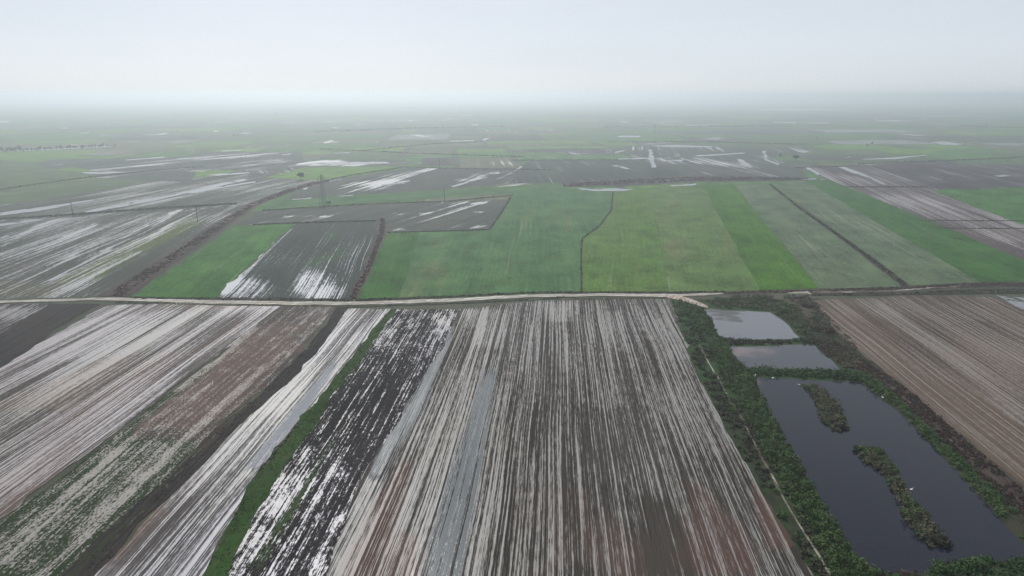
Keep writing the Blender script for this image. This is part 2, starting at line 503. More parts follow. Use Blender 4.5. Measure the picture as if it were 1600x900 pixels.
def sheet(name, poly, mat, vp=873, masks=(), cell=None, label=None, cat=None, jit=.5, z=None, px=True, kind='structure', step=5, strip=False):
    pts = [G(*p) for p in poly] if px else poly
    ox = sum(p[0] for p in pts) / len(pts); oy = sum(p[1] for p in pts) / len(pts)
    rz = -azim(vp)
    d = math.hypot(ox, oy)
    out = jitter_poly(pts, max(step, d * .012), jit * max(1, d / 300))
    if z is None:
        LAYER[0] += 1
        z = .03 + .004 * LAYER[0]
    cx, cy = cell or (max(4, d / 60), max(6, d / 40))
    if strip:
        h = len(pts) // 2
        m = strip_mesh(name, pts[:h], pts[h:][::-1], (ox, oy), rz, jit=jit)
    else:
        m = cut_mesh(name, out, (ox, oy), rz, cx, cy)
    o = obj(name, m, M[mat], loc=(ox, oy, z), rotz=rz)
    paint(o, masks)
    return tag(o, label, cat, kind=kind)


# --- the patchwork of the far plain: big plots split again and again
def split_plot(x0, y0, x1, y1, out):
    cx, cy = (x0 + x1) / 2, (y0 + y1) / 2
    w, h = x1 - x0, y1 - y0
    lim = 95 + cy * .046
    if w < lim * random.uniform(.9, 1.8) and h < lim * random.uniform(.9, 1.6):
        out.append((x0, y0, x1, y1)); return
    if w * random.uniform(.6, 1.4) > h:
        m = x0 + w * random.uniform(.3, .7)
        split_plot(x0, y0, m, y1, out); split_plot(m, y0, x1, y1, out)
    else:
        m = y0 + h * random.uniform(.3, .7)
        split_plot(x0, y0, x1, m, out); split_plot(x0, m, x1, y1, out)


plots = []
split_plot(-8500, 640, 8500, 9500, plots)
fr = math.radians(4)
for (x0, y0, x1, y1) in plots:
    cy = (y0 + y1) / 2
    if abs((x0 + x1) / 2) - (x1 - x0) / 2 > .80 * cy + 150: continue
    gp = 2.5 + cy * .0012
    q = [(x0 + gp, y0 + gp), (x1 - gp, y0 + gp), (x1 - gp, y1 - gp), (x0 + gp, y1 - gp)]
    q = [(a * math.cos(fr) - b * math.sin(fr), a * math.sin(fr) + b * math.cos(fr)) for a, b in q]
    mt = random.choices(['grn_far', 'grn_far2', 'bright_far', 'slate', 'olive', 'plum', 'marsh', 'pale_wet'], [32, 24, 12, 12, 12, 5, 3, 3])[0]
    if cy > 3500 and mt == 'marsh': mt = 'grn_far'
    c = max(60, cy / 8)
    o = sheet('field', q, mat=mt, vp=random.choice([800 - 120, 720, 1600, 300, 900]), px=False, z=.012, jit=.8, cell=(c, c), step=30)

# --- fields of the middle distance and the foreground (outlines read off the photograph, laid on the plain)
F = lambda *a, **k: sheet('field', *a, cat='field', **k)
# left marsh with white streaks
STREAKS = [[(153, 351, 8), (102, 369, 9)], [(147, 352, 7), (62, 390, 9)], [(278, 330, 5), (245, 351, 6), (209, 375, 7)], [(306, 331, 8), (268, 350, 8), (234, 373, 8)],
           [(345, 322, 10), (300, 328, 12), (266, 332, 8)], [(84, 345, 8), (62, 352, 8), (2, 385, 9)], [(206, 372, 8), (130, 410, 8)], [(120, 398, 6), (60, 428, 7), (4, 458, 8)],
           [(170, 390, 5), (80, 438, 6)], [(16, 365, 7), (1, 373, 7)], [(230, 352, 5), (190, 372, 5)]]
F([(-260, 345), (60, 338), (330, 318), (400, 314), (330, 362), (152, 464), (-60, 469), (-420, 472)], 'marsh', vp=705,
  masks=[('wet', .10, [(120, 330, 160), (60, 400, 90)]), ('green', .8, [(300, 345, 25), (190, 400, 30), (120, 440, 40)]),
         ('wet', .3, [(215, 395, 16), (150, 428, 14), (115, 450, 22)])] + [('wet', .5, [(a, b, c * .55) for a, b, c in q]) for q in STREAKS] + [('wet', .1, ('blob', 0, 400, 10, 10)), ('brown', .3, ('blob', 60, 452, 130, 16))],
  cell=(2.5, 7), label='marshy olive brown stubble field with thin white water streaks beside the dark lane')
F([(-300, 312), (150, 290), (370, 272), (470, 280), (505, 285), (400, 318), (200, 335), (40, 343), (-300, 348)], 'marsh', vp=1000,
  cell=(8, 20), masks=[('wet', .04, [(260, 285, 250), (150, 320, 240)])], label='grey marshy field crossed by long diagonal bands of water')
F([(-300, 262), (0, 256), (60, 253), (60, 262), (130, 268), (0, 297), (-300, 320)], 'grn_far2', vp=1300, label='pale green field at the edge of the haze above the marsh')
F([(-120, 314), (10, 298), (110, 276), (240, 282), (170, 296), (20, 318), (-100, 330)], 'grn_far2', vp=1300, label='grey green field above the broad diagonal water band')
F([(180, 264), (310, 262), (300, 285), (150, 278)], 'slate', vp=1500, label='dark slate plough strip among far pale green fields')
F([(-260, 243), (60, 236), (165, 235), (110, 247), (0, 250), (-260, 254)], 'bright_far', vp=1500, label='light green field in front of the far tree row')
F([(60, 250), (250, 246), (470, 236), (480, 262), (300, 268), (140, 266)], 'slate', vp=1400, masks=[('wet', .15, ('blob', 330, 252, 160, 14))],
  label='blue grey flooded plough below the far tree row')
F([(415, 277), (470, 262), (600, 258), (615, 262), (540, 277), (505, 282)], 'bright_far', vp=1200, label='light olive green field with a small round tree on its corner')
F([(445, 262), (490, 250), (620, 249), (660, 255), (600, 260)], 'slate', vp=1300, masks=[('wet', .5, ('blob', 535, 255, 80, 5))],
  label='flooded white strip behind the light olive green field')
F([(500, 287), (560, 274), (640, 262), (760, 262), (850, 266), (800, 286), (700, 296), (440, 312)], 'slate', vp=1050,
  masks=[('wet', .20, ('blob', 600, 285, 50, 4)), ('wet', .2, ('blob', 740, 282, 40, 4))], label='slate grey plough with puddles behind the bright green strip')
F([(800, 272), (830, 250), (980, 250), (1110, 270), (1090, 278), (900, 290), (870, 286), (800, 287)], 'wetplough', vp=760,
  masks=[('green', .35, ('blob', 930, 268, 130, 16))], label='dull green plough with fine dark rows behind the reed bank')
F([(960, 232), (1010, 226), (1290, 232), (1210, 246), (1000, 246)], 'slate', vp=1000, masks=[('wet', .15, ('blob', 1080, 230, 80, 6))],
  label='dark blue grey plough below a long thin pool')
F([(1010, 248), (1190, 243), (1250, 262), (1265, 280), (1150, 282), (1080, 276)], 'slate', vp=720, masks=[('wet', .18, ('blob', 1130, 250, 110, 8))],
  label='grey plough with white wet tracks fanning across it')
F([(1250, 262), (1345, 259), (1480, 300), (1700, 372), (1700, 452), (1600, 407), (1297, 281)], 'mauve', vp=1045,
  masks=[('wet', .30, [(1330, 275, 40), (1480, 330, 60), (1600, 375, 60)]), ('brown', .3, ('blob', 1560, 370, 120, 30))],
  label='mauve brown striped plough running down beside the dark green wheat')
F([(1345, 259), (1480, 250), (1900, 262), (1900, 296), (1460, 296)], 'plum', vp=1045, label='dull mauve plough behind the far right green field')
F([(1455, 297), (1700, 290), (1900, 292), (1900, 400), (1600, 352)], 'grn_dark', vp=1500, label='dark green field at far right with two dark lines below it')
F([(1365, 234), (1480, 232), (1450, 240), (1395, 241)], 'bright_far', vp=1500, label='small light green field among far mauve plough')
F([(1480, 250), (1640, 244), (1900, 246), (1900, 262), (1500, 256)], 'grn_far2', vp=1500, label='pale green strip at far right edge of the plain')
F([(1090, 222), (1240, 216), (1300, 222), (1260, 231), (1100, 228)], 'grn_far2', vp=1100, label='pale green plot above the dark blue grey plough')
# middle band
F([(408, 328), (440, 313), (640, 300), (860, 287), (888, 290), (886, 299), (790, 303), (600, 316)], 'grn_mid', vp=1400, label='long bright green strip crossing behind the pylon')
F([(383, 352), (412, 330), (600, 318), (785, 312), (798, 312), (765, 358), (603, 362), (600, 342), (588, 345)], 'slate', vp=1300,
  cell=(6, 12), masks=[('wet', .42, ('blob', 750, 317.5, 40, 2.4)), ('wet', .4, ('blob', 745, 331, 26, 2)), ('wet', .42, ('blob', 640, 359.5, 32, 2.4)), ('wet', .4, ('blob', 735, 355, 32, 2.4)), ('wet', .3, ('blob', 480, 338, 60, 2)), ('wet', .3, ('blob', 640, 334, 60, 2))],
  label='dark slate plough with white puddles behind the striped wet field')
F([(203, 466), (366, 353), (462, 350), (336, 466)], 'grn_dark', vp=668,
  masks=[('brown', .15, ('blob', 330, 400, 60, 30))], label='green wheat field left of the striped wet plough')
F([(336, 466), (462, 350), (588, 346), (590, 362), (545, 467)], 'wetplough', vp=668, cell=(4, 6),
  masks=[('wet', .5, ('blob', 385, 452, 62, 20)), ('wet', .50, ('blob', 490, 448, 36, 30)), ('wet', .26, ('blob', 520, 458, 50, 12)),
         ('wet', .34, [(455, 358, 3), (400, 405, 5), (345, 455, 14)]), ('wet', -.3, [(450, 430, 6), (432, 468, 7)]), ('green', .45, ('blob', 500, 390, 60, 40))],
  label='dark rowed plough whitened by water along its near end')
F([(556, 467), (606, 364), (657, 362), (623, 468)], 'grn_narrow', vp=700, jit=.12, label='narrow dark green wheat strip right of the reed lined lane')
F([(623, 468), (657, 362), (765, 360), (801, 300), (956, 298), (955, 330), (936, 356), (908, 375), (908, 458), (800, 464)], 'grn_mid', vp=845, jit=.12,
  masks=[('brown', .45, ('blob', 660, 440, 60, 40)), ('brown', .3, ('blob', 870, 355, 60, 12))], label='wide mid green wheat field with a notched back corner')
F([(910, 458), (909, 375), (938, 356), (958, 328), (960, 298), (1016, 294), (1046, 457)], 'grn_vivid', vp=985, jit=.12,
  masks=[('wet', .25, [(922, 385, 4), (915, 452, 6)]), ('wet', .2, ('blob', 950, 440, 40, 12))], label='vivid yellow green wheat field right of the winding ditch')
F([(1016, 294), (1098, 290), (1187, 454), (1046, 457)], 'grn_warm', vp=1020, jit=.12,
  masks=[('brown', .35, ('blob', 1100, 390, 60, 40)), ('wet', .5, [(1026, 380, 2.5), (1034, 420, 3), (1042, 450, 4)])],
  label='warm green wheat field with a broken white wet streak')
F([(1098, 290), (1146, 288), (1280, 451), (1187, 454)], 'grn_deep', vp=1020, jit=.12, label='narrow deep green strip between paler fields')
F([(1146, 288), (1196, 286), (1410, 448), (1280, 451)], 'grn_grey', vp=1012, jit=.12, label='grey green seedling field left of the dark ditch line')
F([(1206, 286), (1257, 282), (1532, 441), (1420, 447)], 'grn_grey', vp=1012, jit=.12, label='grey green seedling field right of the dark ditch line')
F([(1257, 282), (1297, 281), (1600, 407), (1700, 450), (1700, 436), (1532, 441)], 'grn_narrow', vp=1012, jit=.12, label='dark green wheat strip beside the mauve brown plough')
# near fields
F([(-500, 478), (60, 475), (75, 478), (-40, 545), (-300, 640), (-700, 700)], 'plum', vp=690, masks=[('wet', .28, ('blob', 20, 490, 70, 12))],
  label='dark plum plough in the left corner beyond the ditch')
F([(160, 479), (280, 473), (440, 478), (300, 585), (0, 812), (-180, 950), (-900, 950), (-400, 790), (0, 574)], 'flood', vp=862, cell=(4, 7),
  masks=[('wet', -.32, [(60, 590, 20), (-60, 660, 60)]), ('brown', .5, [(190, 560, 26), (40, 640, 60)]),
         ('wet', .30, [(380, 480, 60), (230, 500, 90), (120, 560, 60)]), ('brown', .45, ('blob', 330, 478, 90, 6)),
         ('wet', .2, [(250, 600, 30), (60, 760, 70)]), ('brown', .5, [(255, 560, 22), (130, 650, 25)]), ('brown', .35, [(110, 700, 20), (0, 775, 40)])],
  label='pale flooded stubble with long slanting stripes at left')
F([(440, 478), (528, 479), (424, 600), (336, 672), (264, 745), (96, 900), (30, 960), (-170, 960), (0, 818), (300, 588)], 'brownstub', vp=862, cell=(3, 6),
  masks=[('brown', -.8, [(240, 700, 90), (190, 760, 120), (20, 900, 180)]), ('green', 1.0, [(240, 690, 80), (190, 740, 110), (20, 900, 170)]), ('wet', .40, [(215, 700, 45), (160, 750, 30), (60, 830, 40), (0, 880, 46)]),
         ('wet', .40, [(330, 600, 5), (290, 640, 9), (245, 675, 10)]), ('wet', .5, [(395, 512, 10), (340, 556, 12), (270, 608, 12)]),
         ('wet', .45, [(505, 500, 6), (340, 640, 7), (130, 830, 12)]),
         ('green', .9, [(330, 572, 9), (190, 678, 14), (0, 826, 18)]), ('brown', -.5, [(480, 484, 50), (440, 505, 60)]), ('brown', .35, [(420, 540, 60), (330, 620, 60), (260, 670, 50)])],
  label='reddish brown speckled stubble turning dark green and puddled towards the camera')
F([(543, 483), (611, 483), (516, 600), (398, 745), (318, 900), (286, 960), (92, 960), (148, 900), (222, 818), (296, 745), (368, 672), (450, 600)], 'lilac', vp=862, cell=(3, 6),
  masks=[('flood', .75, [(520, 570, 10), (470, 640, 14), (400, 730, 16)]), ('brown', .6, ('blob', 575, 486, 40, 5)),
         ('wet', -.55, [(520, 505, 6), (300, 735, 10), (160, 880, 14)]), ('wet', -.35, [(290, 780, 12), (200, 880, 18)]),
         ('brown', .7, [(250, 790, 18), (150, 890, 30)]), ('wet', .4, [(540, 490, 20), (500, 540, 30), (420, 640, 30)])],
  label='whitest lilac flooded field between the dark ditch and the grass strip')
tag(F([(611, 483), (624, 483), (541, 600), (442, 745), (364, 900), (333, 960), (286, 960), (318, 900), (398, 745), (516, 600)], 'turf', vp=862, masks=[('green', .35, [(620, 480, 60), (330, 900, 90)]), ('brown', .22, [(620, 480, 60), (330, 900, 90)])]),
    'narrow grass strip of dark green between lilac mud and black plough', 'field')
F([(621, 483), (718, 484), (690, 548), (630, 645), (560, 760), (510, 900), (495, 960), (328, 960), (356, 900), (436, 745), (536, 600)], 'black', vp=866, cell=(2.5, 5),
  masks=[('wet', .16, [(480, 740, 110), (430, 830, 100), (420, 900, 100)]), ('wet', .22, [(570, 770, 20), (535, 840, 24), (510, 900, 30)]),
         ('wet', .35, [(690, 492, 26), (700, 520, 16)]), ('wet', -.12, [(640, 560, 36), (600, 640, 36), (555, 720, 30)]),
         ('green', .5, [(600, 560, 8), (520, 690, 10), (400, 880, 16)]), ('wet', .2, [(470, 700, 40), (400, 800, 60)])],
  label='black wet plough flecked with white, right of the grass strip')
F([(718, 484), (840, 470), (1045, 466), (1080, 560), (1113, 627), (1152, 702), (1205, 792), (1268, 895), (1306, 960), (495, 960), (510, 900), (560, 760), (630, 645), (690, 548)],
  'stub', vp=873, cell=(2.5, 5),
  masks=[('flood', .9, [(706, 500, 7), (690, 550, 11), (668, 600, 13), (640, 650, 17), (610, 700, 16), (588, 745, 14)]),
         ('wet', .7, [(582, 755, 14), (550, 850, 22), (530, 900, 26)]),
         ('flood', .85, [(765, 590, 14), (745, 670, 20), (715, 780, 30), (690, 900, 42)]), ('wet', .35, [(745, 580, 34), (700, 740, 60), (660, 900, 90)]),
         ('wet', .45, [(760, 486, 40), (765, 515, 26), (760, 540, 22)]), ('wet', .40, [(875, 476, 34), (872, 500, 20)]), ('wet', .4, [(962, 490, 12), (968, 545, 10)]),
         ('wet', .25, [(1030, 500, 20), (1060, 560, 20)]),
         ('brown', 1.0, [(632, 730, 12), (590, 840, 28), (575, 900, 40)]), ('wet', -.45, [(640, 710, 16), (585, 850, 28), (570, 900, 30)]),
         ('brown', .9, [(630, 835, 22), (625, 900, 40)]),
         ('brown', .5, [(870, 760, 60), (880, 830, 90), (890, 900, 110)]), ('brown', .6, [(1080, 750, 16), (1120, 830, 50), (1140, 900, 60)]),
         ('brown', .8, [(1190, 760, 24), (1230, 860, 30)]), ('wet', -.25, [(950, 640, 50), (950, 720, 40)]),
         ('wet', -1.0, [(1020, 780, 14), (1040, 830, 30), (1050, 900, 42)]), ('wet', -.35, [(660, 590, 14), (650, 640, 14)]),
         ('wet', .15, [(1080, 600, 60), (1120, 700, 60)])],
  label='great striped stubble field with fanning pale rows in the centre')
# right field
F([(1268, 470), (1440, 462), (1560, 466), (1610, 484), (2300, 800), (2300, 1000), (1900, 960), (1600, 765), (1420, 610), (1310, 525)], 'tan', vp=880, cell=(4, 7),
  masks=[('wet', .35, ('blob', 1370, 482, 90, 18)), ('wet', .25, ('blob', 1500, 490, 60, 16)), ('wet', .35, [(1380, 480, 10), (1500, 570, 14), (1600, 650, 20)]),
         ('brown', .5, [(1320, 500, 30), (1480, 640, 50), (1600, 740, 80)]), ('brown', .4, ('blob', 1560, 560, 90, 50))],
  label='brown stubble with slanting rows right of the ponds')

# --- pools of flood water shining on the plain
POOLS = [
    [(1455, 222), (1475, 221.5), (1507, 225), (1495, 227), (1468, 226)], [(1208, 190), (1245, 191), (1243, 193.2), (1208, 191.6)],
    [(1258, 191), (1300, 192), (1296, 193.4), (1262, 192.6)], [(963, 213), (970, 211.8), (1002, 212), (1000, 214.8), (968, 215)],
    [(1022, 157), (1040, 157), (1039, 159), (1021, 159)], [(1130, 155), (1148, 155.4), (1147, 157), (1129, 156.8)],
    [(1480, 156), (1506, 156), (1504, 158.4), (1482, 158)], [(735, 194.6), (748, 194.2), (747, 196.2), (737, 196.2)],
    [(700, 220.6), (742, 218.6), (740, 221), (704, 222)], [(753, 221), (760, 215), (765, 214.6), (757, 221.4)],
    [(470, 257), (500, 253.5), (605, 252.5), (610, 255.5), (540, 258.6)],
    [(898, 292), (925, 296), (958, 294), (990, 296), (975, 300), (930, 300), (908, 297)], [(1046, 290), (1088, 287), (1088, 289.4), (1050, 292)],
    [(1012, 227.5), (1060, 226), (1092, 228), (1115, 229), (1112, 230.6), (1040, 230.6)], [(965, 248), (1010, 246.6), (1012, 248.6), (968, 250)],
    [(1085, 243.4), (1160, 237.2), (1166, 239.6), (1090, 246)], [(960, 238.4), (975, 233.6), (977, 235), (962, 240)],
    [(0, 334), (50, 325), (145, 312.4), (146, 313.6), (60, 331), (-60, 344), (-60, 339)], [(130, 331), (250, 308), (380, 280), (388, 281), (250, 312), (140, 333)],
    [(128, 269), (180, 267.6), (200, 269.4), (150, 273), (130, 271.6)], [(195, 250), (258, 245), (256, 247), (200, 251)],
    [(275, 248.4), (320, 244), (322, 246), (280, 249.6)], [(322, 274.6), (350, 271), (388, 268.8), (392, 270.6), (340, 276)],
    [(-10, 352), (60, 343), (62, 344.4), (-6, 355)], [(0, 372), (16, 365), (18, 366.4), (2, 374)], [(290, 300), (398, 283.6), (400, 285.2), (296, 303)],
    [(455, 312), (487, 308.4), (486, 310.6), (458, 313.4)], [(530, 306.4), (552, 304.6), (551, 306.2), (533, 307.6)],
    [(596, 290), (640, 281), (642, 282.2), (600, 291.6)], [(704, 291.4), (760, 276.4), (762, 277.4), (708, 292.6)], [(764, 270.4), (780, 268.8), (779, 272), (766, 272.2)],
    [(1310, 261.4), (1320, 261), (1386, 288.6), (1381, 289)], [(1258, 262), (1264, 261.8), (1282, 273), (1277, 273.4)],
    [(1250, 280), (1276, 279), (1275, 280.6), (1252, 281.4)],
    [(1345, 249.6), (1395, 246.4), (1420, 243.4), (1448, 241), (1447, 242.6), (1400, 249.6), (1350, 251)],
    [(1150, 249), (1156, 248.6), (1176, 262), (1169, 262)], [(1192, 236), (1196, 236), (1197, 248), (1220, 257), (1214, 258), (1193, 249)],
    [(1012, 234), (1020, 233.6), (1022, 246), (1026, 262), (1018, 262), (1014, 246)], [(1556, 462), (1600, 466), (1660, 470), (1660, 486), (1596, 484), (1574, 472)],
    [(0, 189), (14, 188.6), (22, 191), (-30, 193), (-30, 190)], [(1552, 275), (1568, 273), (1580, 275), (1562, 277)],
    [(955, 258), (965, 257), (985, 265), (978, 265.6)], [(806, 265), (814, 259.4), (817, 259.6), (810, 265.6)],
    [(345, 236), (380, 233.6), (378, 235), (348, 237.6)], [(520, 239), (548, 238.2), (546, 239.8), (522, 240.2)], [(440, 241.4), (455, 240), (454, 241.6), (442, 242.4)],
    [(1040, 250.4), (1068, 249), (1066, 252.4), (1044, 253)], [(1180, 170.6), (1290, 170), (1330, 171.6), (1250, 173), (1182, 172.6)], [(1370, 188), (1412, 187.6), (1410, 190), (1374, 190)],
]
for _ in range(46):
    py = 150 + 62 * random.random() ** 1.3; px = random.uniform(-60, 1660)
    w = random.uniform(4, 20); h = .25 + (py - 148) * .012 * random.uniform(.5, 1.4); sk = random.uniform(-.5, .5) * h
    POOLS.append([(px, py + sk), (px + w * .4, py - h), (px + w, py - sk), (px + w * .6, py + h)])
POOLS.append([(-30, 237.4), (60, 234), (120, 231), (170, 228.4), (188, 227), (172, 229.4), (120, 232.2), (60, 235.2), (-30, 238.6)])
for p in POOLS:
    if random.random() < .6:
        my = sum(q[1] for q in p) / len(p); p = [(q[0], my + (q[1] - my) * (.75 if abs(q[1] - my) < 6 else 1)) for q in p]
    sheet('flood_water', p, 'floodw', vp=800, z=.30 if p[0][1] < 330 else .26, jit=.35, cell=(60, 60), kind='structure', step=7)

# --- tracks
def wear(o):
    """two bare wheel ruts with a weedier middle and soft shoulders along a strip of five vertices across"""
    a = o.data.color_attributes['soil']; n = len(a.data)
    c = np.zeros((n, 4), np.float32)
    k = np.arange(n) % 5
    c[:, 1] = np.choose(k, [.75, .0, .5, .0, .75]); c[:, 0] = np.choose(k, [-.5, .15, -.25, .15, -.5])
    a.data.foreach_set('color', c.ravel())
    return o


def ribbon(name, line, mat, z=None, jit=.4, vp=None, masks=(), label=None, cat=None):
    """a strip from (x, y, half height or width in pixels, 'v' or 'h')"""
    up = [(x, y - h) if m == 'h' else (x + h, y) for x, y, h, m in line]
    dn = [(x, y + h) if m == 'h' else (x - h, y) for x, y, h, m in line]
    return sheet(name, up + dn[::-1], mat, strip=True, vp=vp or 873, jit=jit, z=z, masks=masks, label=label, cat=cat)


wear(ribbon('road', [(-400, 477, 3.5, 'h'), (0, 472, 1.9, 'h'), (145, 468, 1.8, 'h'), (180, 467.6, 2.4, 'h'), (330, 472, 2.8, 'h'), (450, 474, 2.9, 'h'), (560, 474.5, 2.8, 'h'), (700, 469.5, 2.7, 'h'),
                (830, 462.5, 2.4, 'h'), (960, 461, 2.4, 'h'), (1060, 462, 2.4, 'h'), (1100, 460.5, 1.8, 'h'), (1130, 459, .8, 'h')], 'track', z=.22, vp=3000))
ribbon('path', [(1040, 462.5, 2.2, 'h'), (1056, 465, 3.2, 'h'), (1070, 468.5, 3.6, 'h'), (1086, 473, 3.4, 'h'), (1098, 477.5, 2.6, 'h'), (1106, 480.5, 1.6, 'h')], 'sand', z=.226, vp=1400, jit=.15)
ribbon('path', [(1270, 457.5, 1.2, 'h'), (1330, 456.5, 1.0, 'h'), (1400, 455.2, 1.0, 'h'), (1450, 450.5, 1.1, 'h'), (1500, 448.2, .9, 'h')], 'rut', z=.23, vp=3000)
ribbon('path', [(1232, 458, 1.2, 'h'), (1262, 457.4, 2.0, 'h'), (1268, 462, 2.0, 'h')], 'track', z=.234, vp=3000)

# --- ponds
def pond(poly, mat, label, z, masks=()):
    o = sheet('pond_water', poly, mat, vp=880, jit=.35, z=z, cell=(3, 3), masks=masks)
    return tag(o, label, 'pond')


# ground of the banks round the ponds
sheet('bank', [(1047, 467), (1110, 468), (1280, 466), (1315, 528), (1425, 612), (1600, 768), (1900, 962), (1300, 962), (1262, 895), (1146, 700), (1074, 560)], 'bank',
      vp=880, z=.015, masks=[('green', .6, [(1120, 470, 120), (1300, 950, 300)]), ('brown', .5, ('blob', 1250, 480, 60, 30))], cell=(5, 8))
sheet('bank', [(1330, 560), (1425, 612), (1600, 768), (1900, 962), (1780, 962), (1600, 800), (1430, 640), (1345, 578)], 'reedbed', vp=880, z=.019, cell=(5, 8))
POND1 = [(1097, 484), (1112, 482), (1130, 485), (1165, 485.5), (1203, 488), (1222, 500), (1249, 527), (1238, 530), (1180, 530.5), (1137, 532), (1119, 521), (1112, 502)]
POND2 = [(1136, 541), (1180, 541.5), (1225, 539), (1271, 538), (1290, 555), (1313, 578), (1255, 577), (1165, 574), (1150, 562)]
POND3 = [(1178, 590), (1240, 592), (1345, 598), (1400, 640), (1470, 712), (1540, 785), (1606, 856), (1655, 874), (1480, 880), (1455, 896), (1380, 895), (1338, 872), (1292, 800), (1240, 710), (1203, 645), (1188, 612)]
pond(POND1, 'pond_silty', 'small pale grey pond nearest the dirt road, streaked with weed', .028)
pond(POND2, 'pond_brown', 'middle pond with brown silty left side between two berms', .028, masks=[('brown', .42, ('blob', 1172, 552, 60, 13)), ('brown', .2, ('blob', 1150, 548, 26, 10))])
pond(POND3, 'pond', 'largest dark pond with two long weedy islets', .028, masks=[('brown', .5, ('blob', 1185, 600, 10, 16)), ('brown', .3, ('blob', 1272, 635, 14, 26)), ('brown', .3, ('blob', 1358, 728, 14, 14)), ('brown', .32, [(1380, 750, 14), (1420, 830, 16), (1455, 860, 16)]), ('brown', .35, ('blob', 1420, 890, 60, 8))])


# ------------------------------------------------------------------ vegetation that grows in masses
def leaf_mesh(name, cen, rad, hgt, ncard, size, tone, upright=0.0):
    """clumps of leaf faces: cen (n,3), rad (n), hgt (n), tone (n)"""
    n = len(cen)
    idx = np.repeat(np.arange(n), ncard)
    k = len(idx)
    d = RNG.normal(size=(k, 3)); d[:, 2] = np.abs(d[:, 2])
    d /= np.linalg.norm(d, axis=1)[:, None]
    q = RNG.uniform(.35, 1.0, k) ** .6
    pos = cen[idx] + d * q[:, None] * np.stack([rad[idx], rad[idx], hgt[idx]], 1)
    nor = d + RNG.normal(scale=.55, size=(k, 3)); nor[:, 2] += .35 - upright
    if upright: nor[:, 2] *= (1 - upright)
    nor /= np.linalg.norm(nor, axis=1)[:, None] + 1e-9
    ref = np.where(np.abs(nor[:, 2:3]) > .9, np.array([[1., 0, 0]]), np.array([[0, 0, 1.]]))
    a = np.cross(nor, ref); a /= np.linalg.norm(a, axis=1)[:, None] + 1e-9
    b = np.cross(nor, a)
    s = size * RNG.uniform(.6, 1.5, k)
    sb = s * RNG.uniform(.5, 1.0, k) * (1 + upright * 1.5)
    A, B = a * s[:, None] * .5, b * sb[:, None] * .5
    v = np.stack([pos - A - B * .6, pos + A * .7 - B, pos + A + B * .7, pos - A * .6 + B], 1).reshape(-1, 3)
    me = bpy.data.meshes.new(name)
    me.vertices.add(k * 4); me.vertices.foreach_set('co', v.astype(np.float32).ravel())
    me.loops.add(k * 4); me.loops.foreach_set('vertex_index', np.arange(k * 4, dtype=np.int32))
    me.polygons.add(k); me.polygons.foreach_set('loop_start', np.arange(0, k * 4, 4, dtype=np.int32))
    t = np.clip(tone[idx] + RNG.normal(scale=.13, size=k), 0, 1)
    at = me.attributes.new('tone', 'FLOAT', 'FACE'); at.data.foreach_set('value', t.astype(np.float32))
    me.update(); me.validate()
    return me


def in_poly(x, y, poly):
    r = np.zeros(len(x), bool)
    n = len(poly)
    for i in range(n):
        (x0, y0), (x1, y1) = poly[i], poly[(i + 1) % n]
        c = ((y0 > y) != (y1 > y)) & (x < (x1 - x0) * (y - y0) / (y1 - y0 + 1e-12) + x0)
        r ^= c
    return r


def dist_line(x, y, line):
    best = np.full(len(x), 1e9)
    for (x0, y0), (x1, y1) in zip(line[:-1], line[1:]):
        dx, dy = x1 - x0, y1 - y0
        t = np.clip(((x - x0) * dx + (y - y0) * dy) / (dx * dx + dy * dy + 1e-9), 0, 1)
        best = np.minimum(best, np.hypot(x - x0 - t * dx, y - y0 - t * dy))
    return best


def wobble(x, y, sc, seed):
    """smooth random field in 0..1 from a few sine waves"""
    r = np.random.default_rng(seed)
    v = np.zeros(len(x))
    for i in range(7):
        a, f, p = r.uniform(0, 6.28), r.uniform(.4, 1.8) / sc, r.uniform(0, 6.28)
        v += np.sin((x * math.cos(a) + y * math.sin(a)) * f * 6.28 + p)
    return .5 + v / 7 * .95


def thicket(name, poly, mat, dens, rad, hgt, ncard, size, tone=(.2, .8), cuts=(), holes=.0, hsc=18, seed=1, upright=0.0, keepout=(), px=True, maxn=6000):
    """a mass of plants inside an outline; cuts are (line, half width) left open"""
    P = [G(*p) for p in poly] if px else poly
    xs = [p[0] for p in P]; ys = [p[1] for p in P]
    A = (max(xs) - min(xs)) * (max(ys) - min(ys))
    n = int(A * dens)
    x = RNG.uniform(min(xs), max(xs), n); y = RNG.uniform(min(ys), max(ys), n)
    ok = in_poly(x, y, P)
    for q in keepout: ok &= ~in_poly(x, y, [G(*p) for p in q])
    for line, w in cuts: ok &= dist_line(x, y, [G(*p) for p in line]) > w * RNG.uniform(.6, 1.3, n)
    wb = wobble(x, y, hsc, seed)
    ok &= wb > holes * RNG.uniform(.8, 1.2, n)
    x, y, wb = x[ok][:maxn], y[ok][:maxn], wb[ok][:maxn]
    n = len(x)
    if n == 0: return None
    k = RNG.lognormal(0, .28, n)
    r = rad * k; h = hgt * k * (.6 + .8 * wb)
    t = tone[0] + (tone[1] - tone[0]) * np.clip(.5 * wobble(x, y, hsc * .4, seed + 50) + .5 * RNG.random(n), 0, 1)
    cen = np.stack([x, y, np.full(n, .03)], 1)
    o0 = cen.mean(0); o0[2] = 0
    me = leaf_mesh(name, cen - o0, r, h, ncard, size, t, upright)
    return tag(obj(name, me, M[mat], loc=tuple(o0)), kind='stuff')


def strip_px(line):
    """outline of a strip from (x, y, half width px) measured sideways, or (x, y, half height, 'h')"""
    up = [(l[0], l[1] - l[2]) if len(l) > 3 else (l[0] + l[2], l[1]) for l in line]
    dn = [(l[0], l[1] + l[2]) if len(l) > 3 else (l[0] - l[2], l[1]) for l in line]
    return up + dn[::-1]


